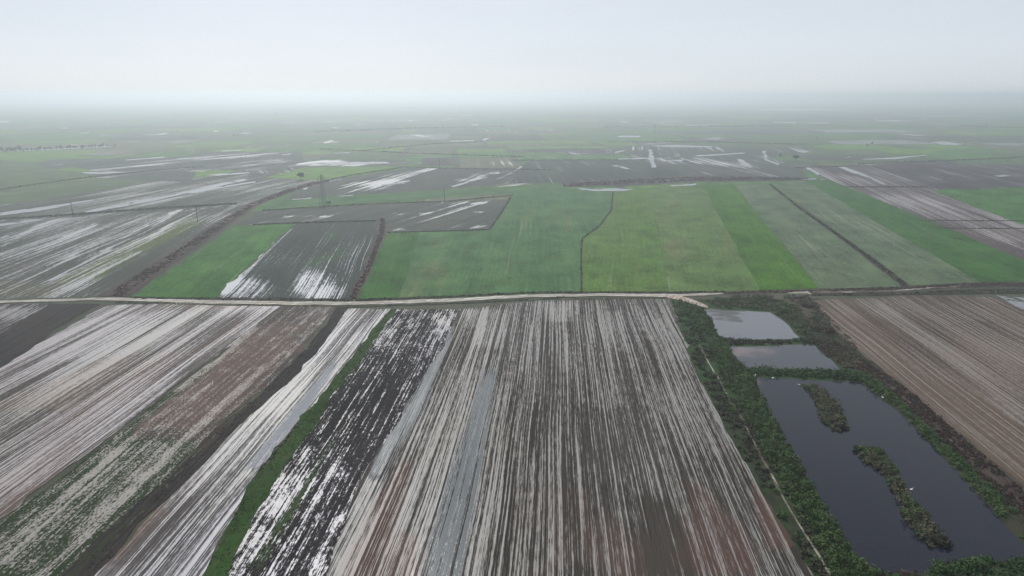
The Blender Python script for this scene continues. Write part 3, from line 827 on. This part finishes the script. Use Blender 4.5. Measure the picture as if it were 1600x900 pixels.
PATHLINE = [(1086, 525), (1098, 548), (1110, 572), (1128, 600), (1142, 628), (1160, 655), (1172, 680), (1185, 705), (1206, 742), (1225, 780), (1248, 818), (1276, 862), (1298, 900), (1322, 950)]
ribbon('path', [(p[0], p[1], 1.1 + (p[1] - 520) * .003, 'v') for p in PATHLINE], 'rut', z=.034, jit=.5, masks=[('brown', .9, [(1140, 620, 20), (1180, 700, 30), (1300, 900, 60)])])
# left bank: brambles thick towards the water, weeds and dead stalks towards the field
LB_WATER = [(1060, 470), (1098, 483), (1113, 503), (1119, 522), (1136, 534), (1137, 542), (1150, 563), (1166, 576), (1178, 588), (1190, 615), (1205, 648), (1242, 712), (1294, 802), (1340, 874), (1382, 896), (1440, 950)]
thicket('bramble_bank', LB_WATER + [(1330, 950), (1282, 860), (1212, 735), (1160, 640), (1122, 570), (1095, 520), (1066, 485)], 'bramble', .62, 1.15, 1.25, 48, .37,
        tone=(.2, 1), holes=.17, seed=3, keepout=(POND1, POND2, POND3), cuts=[(PATHLINE, .7)])
thicket('field_margin_weeds', [(1049, 470), (1068, 486), (1098, 522), (1126, 576), (1164, 644), (1216, 738), (1286, 862), (1335, 955), (1306, 955), (1270, 892), (1207, 790), (1155, 702), (1116, 627), (1083, 560)],
        'weeds', .34, 1.1, 1.0, 30, .45, tone=(.1, .9), holes=.32, seed=5, cuts=[(PATHLINE, .75)])
thicket('field_margin_plants', [(1049, 470), (1068, 486), (1098, 522), (1126, 576), (1164, 644), (1216, 738), (1286, 862), (1335, 955), (1306, 955), (1270, 892), (1207, 790), (1155, 702), (1116, 627), (1083, 560)],
        'bramble', .12, 1.3, 1.2, 34, .45, tone=(.1, .8), holes=.45, seed=8, cuts=[(PATHLINE, .75)])
thicket('bank_reeds', LB_WATER + [(1330, 950), (1282, 860), (1212, 735), (1160, 640), (1122, 570), (1095, 520), (1066, 485)], 'verdure', .42, .6, 1.2, 24, .26,
        tone=(.3, 1), holes=.42, hsc=14, seed=103, keepout=(POND1, POND2, POND3), cuts=[(PATHLINE, .7)], upright=.6)
# berms between the ponds
thicket('berm_scrub', [(1118, 529), (1180, 532.5), (1246, 531), (1272, 533), (1300, 540), (1271, 536.5), (1225, 537), (1180, 539), (1138, 539)], 'weeds', .55, 1.0, 1.0, 34, .5, tone=(.0, .6), seed=9)
thicket('berm_brambles', [(1164, 577), (1200, 577), (1255, 580), (1316, 581), (1352, 584), (1350, 596), (1300, 592), (1240, 589), (1180, 587)], 'bramble', .55, 1.3, 1.5, 44, .5, tone=(.0, .6), seed=11, keepout=(POND3, POND2))
# bank on the right of the ponds
thicket('bramble_bank', [(1318, 580), (1352, 584), (1392, 612), (1440, 660), (1520, 735), (1600, 812), (1700, 905), (1680, 925), (1606, 852), (1540, 782), (1470, 708), (1400, 636), (1345, 596)], 'bramble', .62, 1.1, 1.2, 48, .37,
        tone=(.2, 1), holes=.08, seed=13, keepout=(POND3, POND2))
thicket('dead_reed_bank', [(1250, 532), (1300, 530), (1340, 556), (1425, 614), (1600, 768), (1720, 880), (1700, 905), (1600, 812), (1520, 735), (1440, 660), (1392, 612), (1350, 583), (1313, 570)], 'deadreed', 1.1, .6, .40, 16, .3,
        tone=(.2, .9), holes=.15, seed=15, upright=.5, keepout=(POND2, POND1))
thicket('scrubby_bank', [(1120, 463), (1180, 461), (1262, 462), (1300, 500), (1330, 530), (1345, 560), (1315, 570), (1285, 540), (1254, 527), (1226, 499), (1206, 486), (1165, 483.5), (1130, 483), (1108, 474)], 'reeds', .45, .9, .6, 26, .36,
        tone=(.0, .7), holes=.2, seed=17, keepout=(POND1, POND2))
thicket('scrubby_bank_greens', [(1095, 466), (1180, 464), (1240, 470), (1262, 500), (1254, 527), (1226, 499), (1206, 486), (1165, 483.5), (1130, 483), (1108, 474)], 'bramble', .2, 1.0, .9, 36, .4,
        tone=(.1, .8), holes=.5, seed=19, keepout=(POND1,))
thicket('bramble_bank', [(1456, 888), (1480, 879), (1600, 873), (1700, 878), (1800, 960), (1430, 960)], 'bramble', .5, 1.3, 1.6, 46, .45, tone=(.0, .6), seed=21)
thicket('muddy_bank_weeds', [(1372, 897), (1400, 893), (1452, 894), (1440, 912), (1380, 912)], 'deadreed', .5, .8, .5, 30, .4, tone=(.0, .5), seed=22)

# islets in the largest pond
ISLES = [([(1250, 602), (1276, 604), (1302, 622), (1320, 652), (1326, 670), (1304, 674), (1288, 660), (1276, 632), (1266, 612)], 'upper short weedy islet in the dark pond'),
         ([(1336, 701), (1374, 699), (1398, 735), (1412, 766), (1442, 800), (1474, 838), (1480, 852), (1456, 856), (1418, 818), (1404, 780), (1374, 735), (1350, 720)], 'lower long weedy islet in the dark pond')]
for k, (poly, lab) in enumerate(ISLES):
    o = sheet('islet', poly, 'bank', vp=700, z=.10, jit=.5, cell=(4, 4), masks=[('green', .4, ('blob', 1340, 720, 300, 300))])
    tag(o, lab, 'islet')
    thicket('islet_weeds', poly, 'reeds', .85, .9, 1.15, 36, .42, tone=(.1, .85), holes=.1, seed=30 + k, hsc=8)
    thicket('islet_greens', poly, 'bramble', .25, .9, 1.1, 36, .42, tone=(.3, .9), holes=.42, seed=34 + k, hsc=10)

# grass strip between the fields and the overgrown ditches
thicket('strip_grass', [(611, 484), (624, 484), (541, 600), (442, 745), (364, 900), (333, 960), (286, 960), (318, 900), (398, 745), (516, 600)], 'grass', 1.8, .5, .15, 14, .22, tone=(.1, .9), holes=.12, seed=40, maxn=16000, upright=.2)
DITCH1 = strip_px([(536, 481, 8), (489, 545, 10), (437, 600, 12), (352, 672, 15), (280, 745, 16), (200, 818, 20), (121, 900, 26), (60, 960, 31)])
sheet('ditch', DITCH1, 'ditch', strip=True, vp=862, label='dark overgrown ditch beside the whitest lilac field', cat='ditch', masks=[('brown', .4, [(450, 560, 12), (300, 720, 8)]), ('green', .35, [(515, 500, 14), (260, 760, 14), (120, 890, 20)])])
thicket('ditch_reeds', DITCH1, 'weeds', .6, .7, .16, 16, .22, tone=(.0, .6), holes=.42, seed=42, upright=.3)
DITCH0 = strip_px([(118, 475, 38), (60, 508, 36), (-10, 556, 40), (-120, 620, 50), (-300, 720, 60)])
sheet('ditch', DITCH0, 'ditch', strip=True, vp=700, label='broad dark ditch at left below the road', cat='ditch')

# lanes and ditches of the middle distance
def overgrown(line, sheetmat, vegmat, label, dens, rad, hgt, size, tone=(.1, .8), seed=60, ncard=24, upright=.2, z=None, holes=.1, cat='ditch', name='ditch'):
    poly = strip_px(line)
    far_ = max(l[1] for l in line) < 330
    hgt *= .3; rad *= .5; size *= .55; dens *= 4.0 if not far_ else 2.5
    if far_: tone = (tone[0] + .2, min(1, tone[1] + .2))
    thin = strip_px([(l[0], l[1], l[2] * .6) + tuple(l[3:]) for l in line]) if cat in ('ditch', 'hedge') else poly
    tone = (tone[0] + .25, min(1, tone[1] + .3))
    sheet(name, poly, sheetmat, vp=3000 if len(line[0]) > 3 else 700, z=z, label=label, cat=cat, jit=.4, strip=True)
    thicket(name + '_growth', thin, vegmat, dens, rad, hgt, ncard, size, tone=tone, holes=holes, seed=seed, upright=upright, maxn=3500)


overgrown([(178, 463, 24), (250, 415, 17), (345, 352, 13), (395, 320, 11), (455, 297, 12), (505, 283, 10)], 'reedbed', 'deadreed', 'dark reddish lane with reeds left of the green wheat', .10, 1.5, 1.0, .8, seed=61, holes=.35, upright=.4)
overgrown([(549, 467, 9), (575, 420, 6), (596, 365, 5), (598, 342, 5)], 'reedbed', 'deadreed', 'reed lined lane right of the striped wet plough', .16, 1.4, 1.2, .8, seed=62, upright=.4, tone=(.3, 1))
overgrown([(203, 465.5, 1.6, 'h'), (340, 467.5, 2, 'h'), (550, 470, 2, 'h')], 'bank', 'weeds', 'weedy road verge below the striped wet plough', .16, 1.2, .9, .7, seed=63, cat='verge', name='verge')
overgrown([(556, 469, 1.5, 'h'), (700, 464, 1.5, 'h'), (830, 457.5, 1.3, 'h'), (1050, 457.4, 1.4, 'h'), (1130, 456.4, 1.6, 'h')], 'bank', 'weeds', 'weedy road verge in front of the mid green wheat', .16, 1.2, .9, .7, seed=64, cat='verge', name='verge')
overgrown([(850, 467, 1.2, 'h'), (880, 464.5, 1.4, 'h'), (900, 466, 1.0, 'h')], 'bank', 'verdure', 'short tuft of verge plants on the field side of the road', .3, 1.2, .9, .6, seed=65, cat='verge', name='verge')
overgrown([(180, 472.5, .8, 'h'), (330, 476.6, 1.0, 'h'), (560, 479, 1.2, 'h'), (700, 474, 1.6, 'h'), (800, 469, 1.6, 'h'), (1044, 466, 1.0, 'h')], 'verge', 'weeds', 'ragged field side verge of the dirt road', .12, 1.0, .6, .6, seed=66, holes=.3, cat='verge', name='verge')
overgrown([(1130, 457.5, 2, 'h'), (1270, 455, 2, 'h'), (1420, 450.5, 2.4, 'h'), (1530, 445, 3, 'h'), (1700, 444, 4, 'h')], 'reedbed', 'deadreed', 'brown reed fringed bank along the right end of the road', .16, 1.3, 1.0, .7, seed=67, upright=.5, tone=(.3, 1))
overgrown([(1265, 461, 1.6, 'h'), (1400, 459.5, 2, 'h'), (1500, 456, 4, 'h'), (1580, 455, 4, 'h'), (1700, 458, 5, 'h')], 'bank', 'weeds', 'dark wet ditch at the head of the right hand stubble', .14, 1.3, .8, .7, seed=68, tone=(0, .5))
overgrown([(958, 300, .8), (955, 328, 1.0), (937, 352, 1.3), (910, 373, 1.4), (908, 390, 1.0), (909, 458, 1.1)], 'bank', 'weeds', 'thin winding ditch between the mid green and vivid green wheat', .3, .9, .8, .7, seed=69, tone=(.0, .5), holes=0)
overgrown([(1203, 288, 2.5), (1245, 322, 3.5), (1320, 375, 5), (1375, 415, 6), (1416, 447, 7)], 'bank', 'weeds', 'straight dark ditch between the two grey green seedling fields', .25, 1.0, .9, .7, seed=70, tone=(.0, .6), holes=.12)
overgrown([(880, 290, 2.6, 'h'), (930, 287, 4.5, 'h'), (1000, 284, 6.5, 'h'), (1090, 280, 5, 'h'), (1190, 279.5, 4, 'h'), (1262, 280, 1.6, 'h')], 'plum', 'deadreed', 'mauve reed bed at the back of the green wheat fields', .03, 2.6, 1.8, 1.6, seed=71, tone=(.5, 1), upright=.4)
overgrown([(395, 351, .8, 'h'), (470, 348, 1.1, 'h'), (588, 345, 1.2, 'h')], 'bank', 'weeds', 'dark ditch along the back of the striped wet plough', .2, 1.2, .9, .8, seed=72, tone=(0, .5))
overgrown([(606, 363.4, .7, 'h'), (765, 359.4, .9, 'h')], 'bank', 'weeds', 'dark ditch along the back of the narrow green strip', .2, 1.2, .8, .8, seed=73, tone=(0, .5))
overgrown([(766, 357, 1.6), (785, 330, 1.6), (798, 308, 1.6)], 'bank', 'weeds', 'dark ditch at the notch of the mid green wheat', .2, 1.2, .9, .8, seed=74, tone=(0, .6))
overgrown([(410, 329, .9, 'h'), (560, 319.6, .9, 'h'), (700, 314.6, .9, 'h'), (800, 305, .8, 'h')], 'bank', 'weeds', 'dark ditch along the front of the long bright green strip', .12, 1.2, .9, .9, seed=75, tone=(0, .5))
overgrown([(-60, 304, .8, 'h'), (50, 289, .8, 'h'), (140, 277, .8, 'h'), (240, 266, .6, 'h'), (320, 260, .5, 'h')], 'bank', 'weeds', 'dark ditch running diagonally below the pale green field', .06, 1.6, 1.2, 1.2, seed=76, tone=(0, .5))
overgrown([(-60, 345, 1.0, 'h'), (60, 339, 1.4, 'h'), (240, 326, 1.6, 'h'), (370, 318, 1.4, 'h')], 'bank', 'weeds', 'dark ditch along the back of the olive marsh', .06, 1.5, 1.0, 1.1, seed=77, tone=(0, .5))
overgrown([(505, 283, .9, 'h'), (560, 272, .7, 'h'), (630, 261.4, .6, 'h')], 'bank', 'weeds', 'dark ditch curving away behind the pylon', .08, 1.6, 1.2, 1.2, seed=78, tone=(0, .5))
overgrown([(630, 261, .5, 'h'), (690, 263, .5, 'h'), (860, 265.6, .5, 'h')], 'bank', 'weeds', 'dark ditch at the back of the puddled slate plough', .06, 1.8, 1.3, 1.3, seed=79, tone=(0, .5))
overgrown([(800, 250.5, .5, 'h'), (930, 250, .6, 'h'), (1010, 249.5, .5, 'h')], 'bank', 'weeds', 'thin dark ditch behind the finely rowed plough', .05, 1.8, 1.4, 1.4, seed=80, tone=(0, .5))
overgrown([(1240, 262.6, .6, 'h'), (1290, 260.4, .6, 'h'), (1345, 258.6, .5, 'h')], 'bank', 'weeds', 'dark ditch at the far end of the mauve striped plough', .05, 1.8, 1.4, 1.4, seed=81, tone=(0, .5))
overgrown([(1340, 256, .6, 'h'), (1480, 251, .8, 'h'), (1620, 245, .8, 'h'), (1700, 243, .8, 'h')], 'bank', 'weeds', 'long dark ditch beyond the far right green field', .05, 1.8, 1.5, 1.4, seed=82, tone=(0, .5))
overgrown([(1435, 344.6, .45, 'h'), (1700, 345.6, .45, 'h')], 'bank', 'weeds', 'upper of two dark lines crossing the mauve plough', .12, 1.2, .8, .9, seed=83, tone=(0, .4))
overgrown([(1462, 356.6, .45, 'h'), (1700, 357.6, .45, 'h')], 'bank', 'weeds', 'lower of two dark lines crossing the mauve plough', .12, 1.2, .8, .9, seed=84, tone=(0, .4))
overgrown([(1320, 292, .7, 'h'), (1400, 292, .9, 'h'), (1450, 292.5, .7, 'h')], 'bank', 'weeds', 'short dark bank across the mauve plough', .06, 1.6, 1.1, 1.1, seed=85, tone=(0, .5))
overgrown([(560, 236, .5, 'h'), (660, 226, .5, 'h'), (760, 220.6, .4, 'h')], 'bank', 'weeds', 'dark hedge line slanting towards the two small far pools', .02, 3, 2.4, 2.2, seed=86, tone=(0, .5), cat='hedge', name='hedge')
overgrown([(500, 233, .5, 'h'), (660, 240, .4, 'h'), (820, 245, .4, 'h')], 'bank', 'weeds', 'dark hedge line sloping down to the right across far green fields', .02, 3, 2.2, 2.2, seed=87, tone=(0, .5), cat='hedge', name='hedge')
overgrown([(480, 206, .35, 'h'), (640, 200.6, .35, 'h'), (790, 198, .3, 'h')], 'bank', 'weeds', 'faint dark hedge line far off left of centre', .008, 5, 3.2, 4, seed=88, tone=(0, .5), cat='hedge', name='hedge')
overgrown([(945, 198.6, .35, 'h'), (1100, 198.4, .35, 'h'), (1240, 196.6, .3, 'h')], 'bank', 'weeds', 'faint dark hedge line below the large pale pool', .008, 5, 3.2, 4, seed=89, tone=(0, .5), cat='hedge', name='hedge')
overgrown([(950, 222, .4, 'h'), (1100, 221.6, .5, 'h'), (1260, 226, .5, 'h')], 'bank', 'weeds', 'dark hedge line above the long thin pool', .015, 3.5, 2.4, 2.6, seed=90, tone=(0, .5), cat='hedge', name='hedge')
overgrown([(1500, 197, .4, 'h'), (1560, 199, .7, 'h'), (1700, 200, .7, 'h')], 'bank', 'weeds', 'dark hedge line at the far right edge', .01, 4.5, 3, 3.4, seed=91, tone=(0, .5), cat='hedge', name='hedge')

# ------------------------------------------------------------------ trees, shrubs
def tube(bm, a, b, r0, r1, seg=7):
    a, b = Vector(a), Vector(b)
    d = (b - a).normalized()
    u = d.orthogonal().normalized(); w = d.cross(u)
    ra = [bm.verts.new(a + (u * math.cos(t) + w * math.sin(t)) * r0) for t in [6.2832 * i / seg for i in range(seg)]]
    rb = [bm.verts.new(b + (u * math.cos(t) + w * math.sin(t)) * r1) for t in [6.2832 * i / seg for i in range(seg)]]
    for i in range(seg):
        bm.faces.new((ra[i], ra[(i + 1) % seg], rb[(i + 1) % seg], rb[i]))
    bm.faces.new(ra[::-1]); bm.faces.new(rb)


def bm_obj(name, bm, mat, parent=None):
    me = bpy.data.meshes.new(name)
    bmesh.ops.recalc_face_normals(bm, faces=bm.faces[:])
    bm.to_mesh(me); bm.free()
    return obj(name, me, mat, parent)


def make_tree(name, h, w, seed, bare=False):
    """an Empty at the foot; trunk with limbs, crown of leaf clumps"""
    r = random.Random(seed)
    e = obj(name, None)
    bm = bmesh.new()
    top = h * .55
    tube(bm, (0, 0, -.1), (0, 0, top * .5), h * .035, h * .026)
    tube(bm, (0, 0, top * .5), (h * .02, 0, top), h * .026, h * .016)
    tips = []
    for i in range(7):
        a = i * .9 + r.uniform(-.3, .3); z0 = top * r.uniform(.5, 1.0)
        tip = (math.cos(a) * w * r.uniform(.25, .42), math.sin(a) * w * r.uniform(.25, .42), h * r.uniform(.55, .9))
        tube(bm, (0, 0, z0), tip, h * .014, h * .004, 5); tips.append(tip)
    bm_obj('trunk', bm, M['bark'], e)
    cen = []
    for t in tips: cen += [t, (t[0] * .6, t[1] * .6, t[2] + h * .06)]
    cen += [(r.uniform(-.3, .3) * w, r.uniform(-.3, .3) * w, h * r.uniform(.22, .8)) for _ in range(16)]
    cen = np.array(cen); n = len(cen)
    rad = w * RNG.uniform(.14, .24, n)
    me = leaf_mesh('crown', cen, rad, rad * 1.0, 34, w * .075, RNG.uniform(.1, .9, n))
    obj('crown', me, M['treeleaf'], e)
    return e


def copy_tree(o):
    c = o.copy(); COL.objects.link(c)
    for ch in o.children:
        d = ch.copy(); COL.objects.link(d); d.parent = c
    return c


def place(o, px, py, sc=1.0, rz=0.0, sx=None):
    x, y = G(px, py)
    o.location = (x, y, .02); o.rotation_euler = (0, 0, rz)
    o.scale = (sx or sc, sx or sc, sc)


t0 = make_tree('tree', 9, 9, 1)
tag(t0, 'small round dark tree on the corner of the light olive green field', 'tree'); place(t0, 470, 281)
t1 = copy_tree(t0); tag(t1, 'dark rounded tree on its own behind the mauve striped plough', 'tree'); place(t1, 1243, 252, 1.1, 2.0)
t2 = copy_tree(t0); tag(t2, 'low dark bush beside the foot of the tall pylon', 'bush'); place(t2, 514, 320, .38, 1.0, .55)
t2.name = 'bush'
t3 = copy_tree(t0); tag(t3, 'small bush on the ditch just right of the pylon', 'bush'); place(t3, 512, 285.5, .42, 2.2, .5)
t3.name = 'bush'
t4 = copy_tree(t0); tag(t4, 'faint tree left of the dark rounded tree on the grey plough', 'tree'); place(t4, 1219, 246, .6, .6)
rowpx = []
x = -4.0
while x < 182:
    rowpx.append(x); x += random.uniform(2.6, 7.5)
seeds = [make_tree('tree', 10, 7, 5), make_tree('tree', 12, 8, 6), make_tree('tree', 8, 8, 7)]
for i, x in enumerate(rowpx):
    o = seeds[i] if i < 3 else copy_tree(seeds[i % 3])
    place(o, x, 238.8 - x * .052 + random.uniform(-.3, .3), random.uniform(.45, .9) * (1.15 if x < 60 else .9), random.uniform(0, 6))
    tag(o, 'small hazy tree in the long tree row at far left', 'tree', 'trees in the far left row')
SCAT = [(620, 197), (545, 206), (276, 206), (817, 189), (1030, 176), (1276, 217), (1355, 229), (1362, 226), (1210, 172), (1540, 197), (1506, 171), (443, 207), (366, 213), (372, 212.4), (780, 186), (1140, 178), (1330, 183), (690, 192), (1046, 158), (1420, 162), (600, 178), (330, 190)]
for i, (x, y) in enumerate(SCAT):
    o = copy_tree(seeds[i % 3]); place(o, x, y, random.uniform(.4, .75), random.uniform(0, 6), random.uniform(.6, 1.3))
    tag(o, 'faint lone tree scattered over the hazy plain', 'tree', 'scattered trees of the hazy plain')

# bushes near the ponds
def bush(px, py, r, h, label, mat='weeds', tone=(.0, .3), seed=1):
    x, y = G(px, py)
    n = 14
    cen = np.stack([RNG.normal(0, r * .45, n), RNG.normal(0, r * .45, n), RNG.uniform(0, h * .35, n)], 1)
    me = leaf_mesh('shrub', cen, np.full(n, r * .5), np.full(n, h * .6), 70, .5, RNG.uniform(*tone, n))
    e = obj('shrub', None, loc=(x, y, .03)); tag(e, label, 'shrub')
    obj('foliage', me, M[mat], e)
    bm = bmesh.new()
    for i in range(6):
        a = i * 1.05
        tube(bm, (math.cos(a) * .15, math.sin(a) * .15, -.05), (math.cos(a) * r * .5, math.sin(a) * r * .5, h * .7), .06, .02, 5)
    bm_obj('stems', bm, M['bark'], e)


bush(1288, 517, 3.6, 3.0, 'dark plum coloured shrub on the bank right of the pale pond', 'deadreed', (.0, .25), 3)
bush(1226, 488, 2.4, 2.0, 'round green shrub at the upper right corner of the pale pond', 'bramble', (.3, .8), 4)
bush(1262, 479, 2.6, 1.6, 'brown shrub between the road and the ponds', 'deadreed', (.2, .7), 5)
bush(1322, 572, 1.8, 1.4, 'pale straw coloured shrub at the right end of the middle pond', 'reeds', (.6, 1), 6)
bush(1076, 482, 2.2, 1.5, 'green shrub below the pink sand track', 'bramble', (.2, .7), 7)
bush(1345, 590, 2.6, 2.2, 'green shrub at the top right corner of the largest pond', 'bramble', (.4, .9), 8)
bush(1312, 668, 2.0, 1.7, 'dark shrub on the near tip of the upper islet', 'weeds', (.0, .3), 9)
bush(1466, 848, 2.1, 1.8, 'dark shrub on the near tip of the lower islet', 'weeds', (.0, .4), 10)
bush(1351, 706, 1.9, 1.6, 'green shrub on the far tip of the lower islet', 'bramble', (.2, .7), 11)

# ------------------------------------------------------------------ pylon and poles
def pylon(px, py, h, label, rz):
    x, y = G(px, py)
    e = obj('pylon', None, loc=(x, y, .02), rotz=rz); tag(e, label, 'pylon')
    wb, wt_ = h * .085, h * .018

    def at(sx, sy, z):
        w = wb + (wt_ - wb) * min(1, z / (h * .92)) ** .8
        return (sx * w, sy * w, z)
    for sx in (-1, 1):
        for sy in (-1, 1):
            bm = bmesh.new()
            zs = [0, h * .2, h * .4, h * .6, h * .8, h * .94]
            for a, b in zip(zs[:-1], zs[1:]): tube(bm, at(sx, sy, a), at(sx, sy, b), .16, .14, 5)
            bm_obj('leg', bm, M['steel'], e)
    bm = bmesh.new()
    zs = [h * q for q in (.02, .14, .26, .37, .47, .56, .64, .72, .79, .86, .94)]
    for a, b in zip(zs[:-1], zs[1:]):
        for (p, q) in (((-1, -1), (1, -1)), ((1, -1), (1, 1)), ((1, 1), (-1, 1)), ((-1, 1), (-1, -1))):
            tube(bm, at(*p, a), at(*q, b), .07, .07, 4); tube(bm, at(*q, a), at(*p, b), .07, .07, 4)
            tube(bm, at(*p, b), at(*q, b), .07, .07, 4)
    bm_obj('lattice', bm, M['steel'], e)
    for z, L in ((.74, .14), (.84, .18), (.93, .12)):
        bm = bmesh.new()
        for s in (-1, 1):
            tube(bm, (0, 0, h * (z + .035)), (s * h * L, 0, h * z), .10, .06, 5)
            for k in (-1, 1): tube(bm, at(s, k, h * z), (s * h * L, 0, h * z), .10, .06, 5)
            for f in (.35, .65): tube(bm, (s * h * L * f, 0, h * z), (s * h * L * f, 0, h * (z + .035 * (1 - f))), .05, .05, 4)
        arm = bm_obj('cross_arm', bm, M['steel'], e)
        for s in (-1, 1):
            bm = bmesh.new()
            for j in range(6):
                z1 = h * z - .1 - j * .3
                tube(bm, (s * h * L, 0, z1), (s * h * L, 0, z1 - .2), .16, .16, 6)
            tube(bm, (s * h * L, 0, h * z), (s * h * L, 0, h * z - 2.0), .05, .05, 5)
            bm_obj('insulator', bm, M['glassins'], arm)
    bm = bmesh.new(); tube(bm, (0, 0, h * .93), (0, 0, h), .14, .07, 5)
    bm_obj('earth_peak', bm, M['steel'], e)
    return e


pylon(505, 320, 29.5, 'tall grey lattice pylon standing on the long bright green strip', 1.1)
pylon(1023, 209, 27, 'faint lattice pylon far off right of centre', .8)
pylon(431, 184, 27, 'ghostly pylon lost in haze at left of centre', .6)


def pole(px, py, h, label, rz, tilt=0.0):
    x, y = G(px, py)
    e = obj('power_pole', None, loc=(x, y, .02), rotz=rz); e.rotation_euler.x = tilt; tag(e, label, 'power pole')
    bm = bmesh.new(); tube(bm, (0, 0, -.3), (0, 0, h), .34, .20, 8); bm_obj('post', bm, M['wood'], e)
    bm = bmesh.new(); tube(bm, (-1.2, 0, h - .9), (1.2, 0, h - .9), .09, .09, 6)
    for s in (-1, 1): tube(bm, (0, 0, h - 1.9), (s * .8, 0, h - .9), .04, .04, 4)
    arm = bm_obj('cross_arm', bm, M['wood'], e)
    for q in (-1.1, 0.45, 1.1):
        bm = bmesh.new(); tube(bm, (q, 0, h - .82), (q, 0, h - .5), .09, .06, 6); bm_obj('insulator', bm, M['glassins'], arm)


pole(694.5, 318, 13.5, 'dark power pole at the front edge of the long bright green strip', 1.0)
pole(309, 346, 13.5, 'dark leaning power pole at the edge of the olive marsh', .5, math.radians(2))
pole(687, 263.6, 14, 'distant power pole behind the puddled slate plough', .7)
pole(114, 338, 12, 'thin power pole beside the broad water band at left', .4)

# ------------------------------------------------------------------ white birds
def bird(px, py, label, rz, swim=False, flap=False):
    x, y = G(px, py)
    k = 1.15
    e = obj('white_bird', None, loc=(x, y, .04 if not swim else .0), rotz=rz); e.scale = (k, k, k); tag(e, label, 'bird')
    bm = bmesh.new()
    lift = .12 if swim else .42
    spine = [(-.42, .10, .035), (-.30, .10, .09), (-.12, .08, .15), (.08, .08, .155), (.22, .12, .11), (.30, .20, .06), (.32, .34, .042), (.29, .46, .036), (.33, .54, .05), (.40, .54, .034), (.43, .535, .014)]
    rings = []
    for (u, v, r) in spine:
        rings.append([bm.verts.new((u + (math.sin(t) * r * .3 if u > .25 else 0), math.cos(t) * r * .8, v + lift + math.sin(t) * r)) for t in [6.2832 * i / 10 for i in range(10)]])
    for a, b in zip(rings[:-1], rings[1:]):
        for i in range(10): bm.faces.new((a[i], a[(i + 1) % 10], b[(i + 1) % 10], b[i]))
    bm.faces.new(rings[0][::-1]); bm.faces.new(rings[-1])
    body = bm_obj('body', bm, M['feather'], e)
    for p in body.data.polygons: p.use_smooth = True
    for s in (-1, 1):
        bm = bmesh.new()
        sp = .75 if flap else .0
        o = [(.16, s * .13, .16), (.05, s * (.17 + sp * .5), .19 + sp * .15), (-.10, s * (.16 + sp), .16 + sp * .22), (-.40, s * (.07 + sp * .8), .12 + sp * .18), (-.22, s * (.13 + sp * .25), .10 + sp * .05)]
        vs = [bm.verts.new((a, b, c + lift)) for a, b, c in o]; f = bm.faces.new(vs)
        g = bmesh.ops.extrude_face_region(bm, geom=[f])
        bmesh.ops.translate(bm, verts=[v for v in g['geom'] if isinstance(v, bmesh.types.BMVert)], vec=(0, s * .02, .02))
        bm_obj('wing', bm, M['feather'], e)
    bm = bmesh.new(); tube(bm, (.42, 0, lift + .535), (.56, 0, lift + .51), .02, .004, 6); bm_obj('bill', bm, M['beak'], e)
    if not swim:
        for s in (-1, 1):
            bm = bmesh.new(); tube(bm, (0, s * .05, lift + .02), (.03, s * .05, lift * .5), .014, .012, 5)
            tube(bm, (.03, s * .05, lift * .5), (0, s * .05, 0), .012, .012, 5)
            for a in (-.5, 0, .5, 3.1): tube(bm, (0, s * .05, .012), (math.cos(a) * .09, s * .05 + math.sin(a) * .07, .008), .009, .005, 4)
            bm_obj('leg', bm, M['birdleg'], e)


bird(1178.5, 589.6, 'white egret spreading its wings at the top left corner of the largest pond', 2.6, flap=True)
bird(1207.5, 591.5, 'small white bird on the water along the berm', .4, swim=True)
bird(1248, 602, 'white bird swimming off the far tip of the upper islet', 3.0, swim=True)
bird(1424, 766, 'white bird swimming alone beside the middle of the lower islet', .1, swim=True)
bird(1378.5, 623.5, 'white bird standing on the right bank of the largest pond', 2.0)

# ------------------------------------------------------------------ render settings
vs_ = C.view_settings
vs_.view_transform = 'Standard'; vs_.look = 'None'; vs_.gamma = 1; vs_.exposure = 0
C.render.engine = 'CYCLES'
C.cycles.use_denoising = True
C.cycles.denoising_prefilter = 'NONE'
C.cycles.max_bounces = 6; C.cycles.volume_bounces = 0
C.cycles.transparent_max_bounces = 8
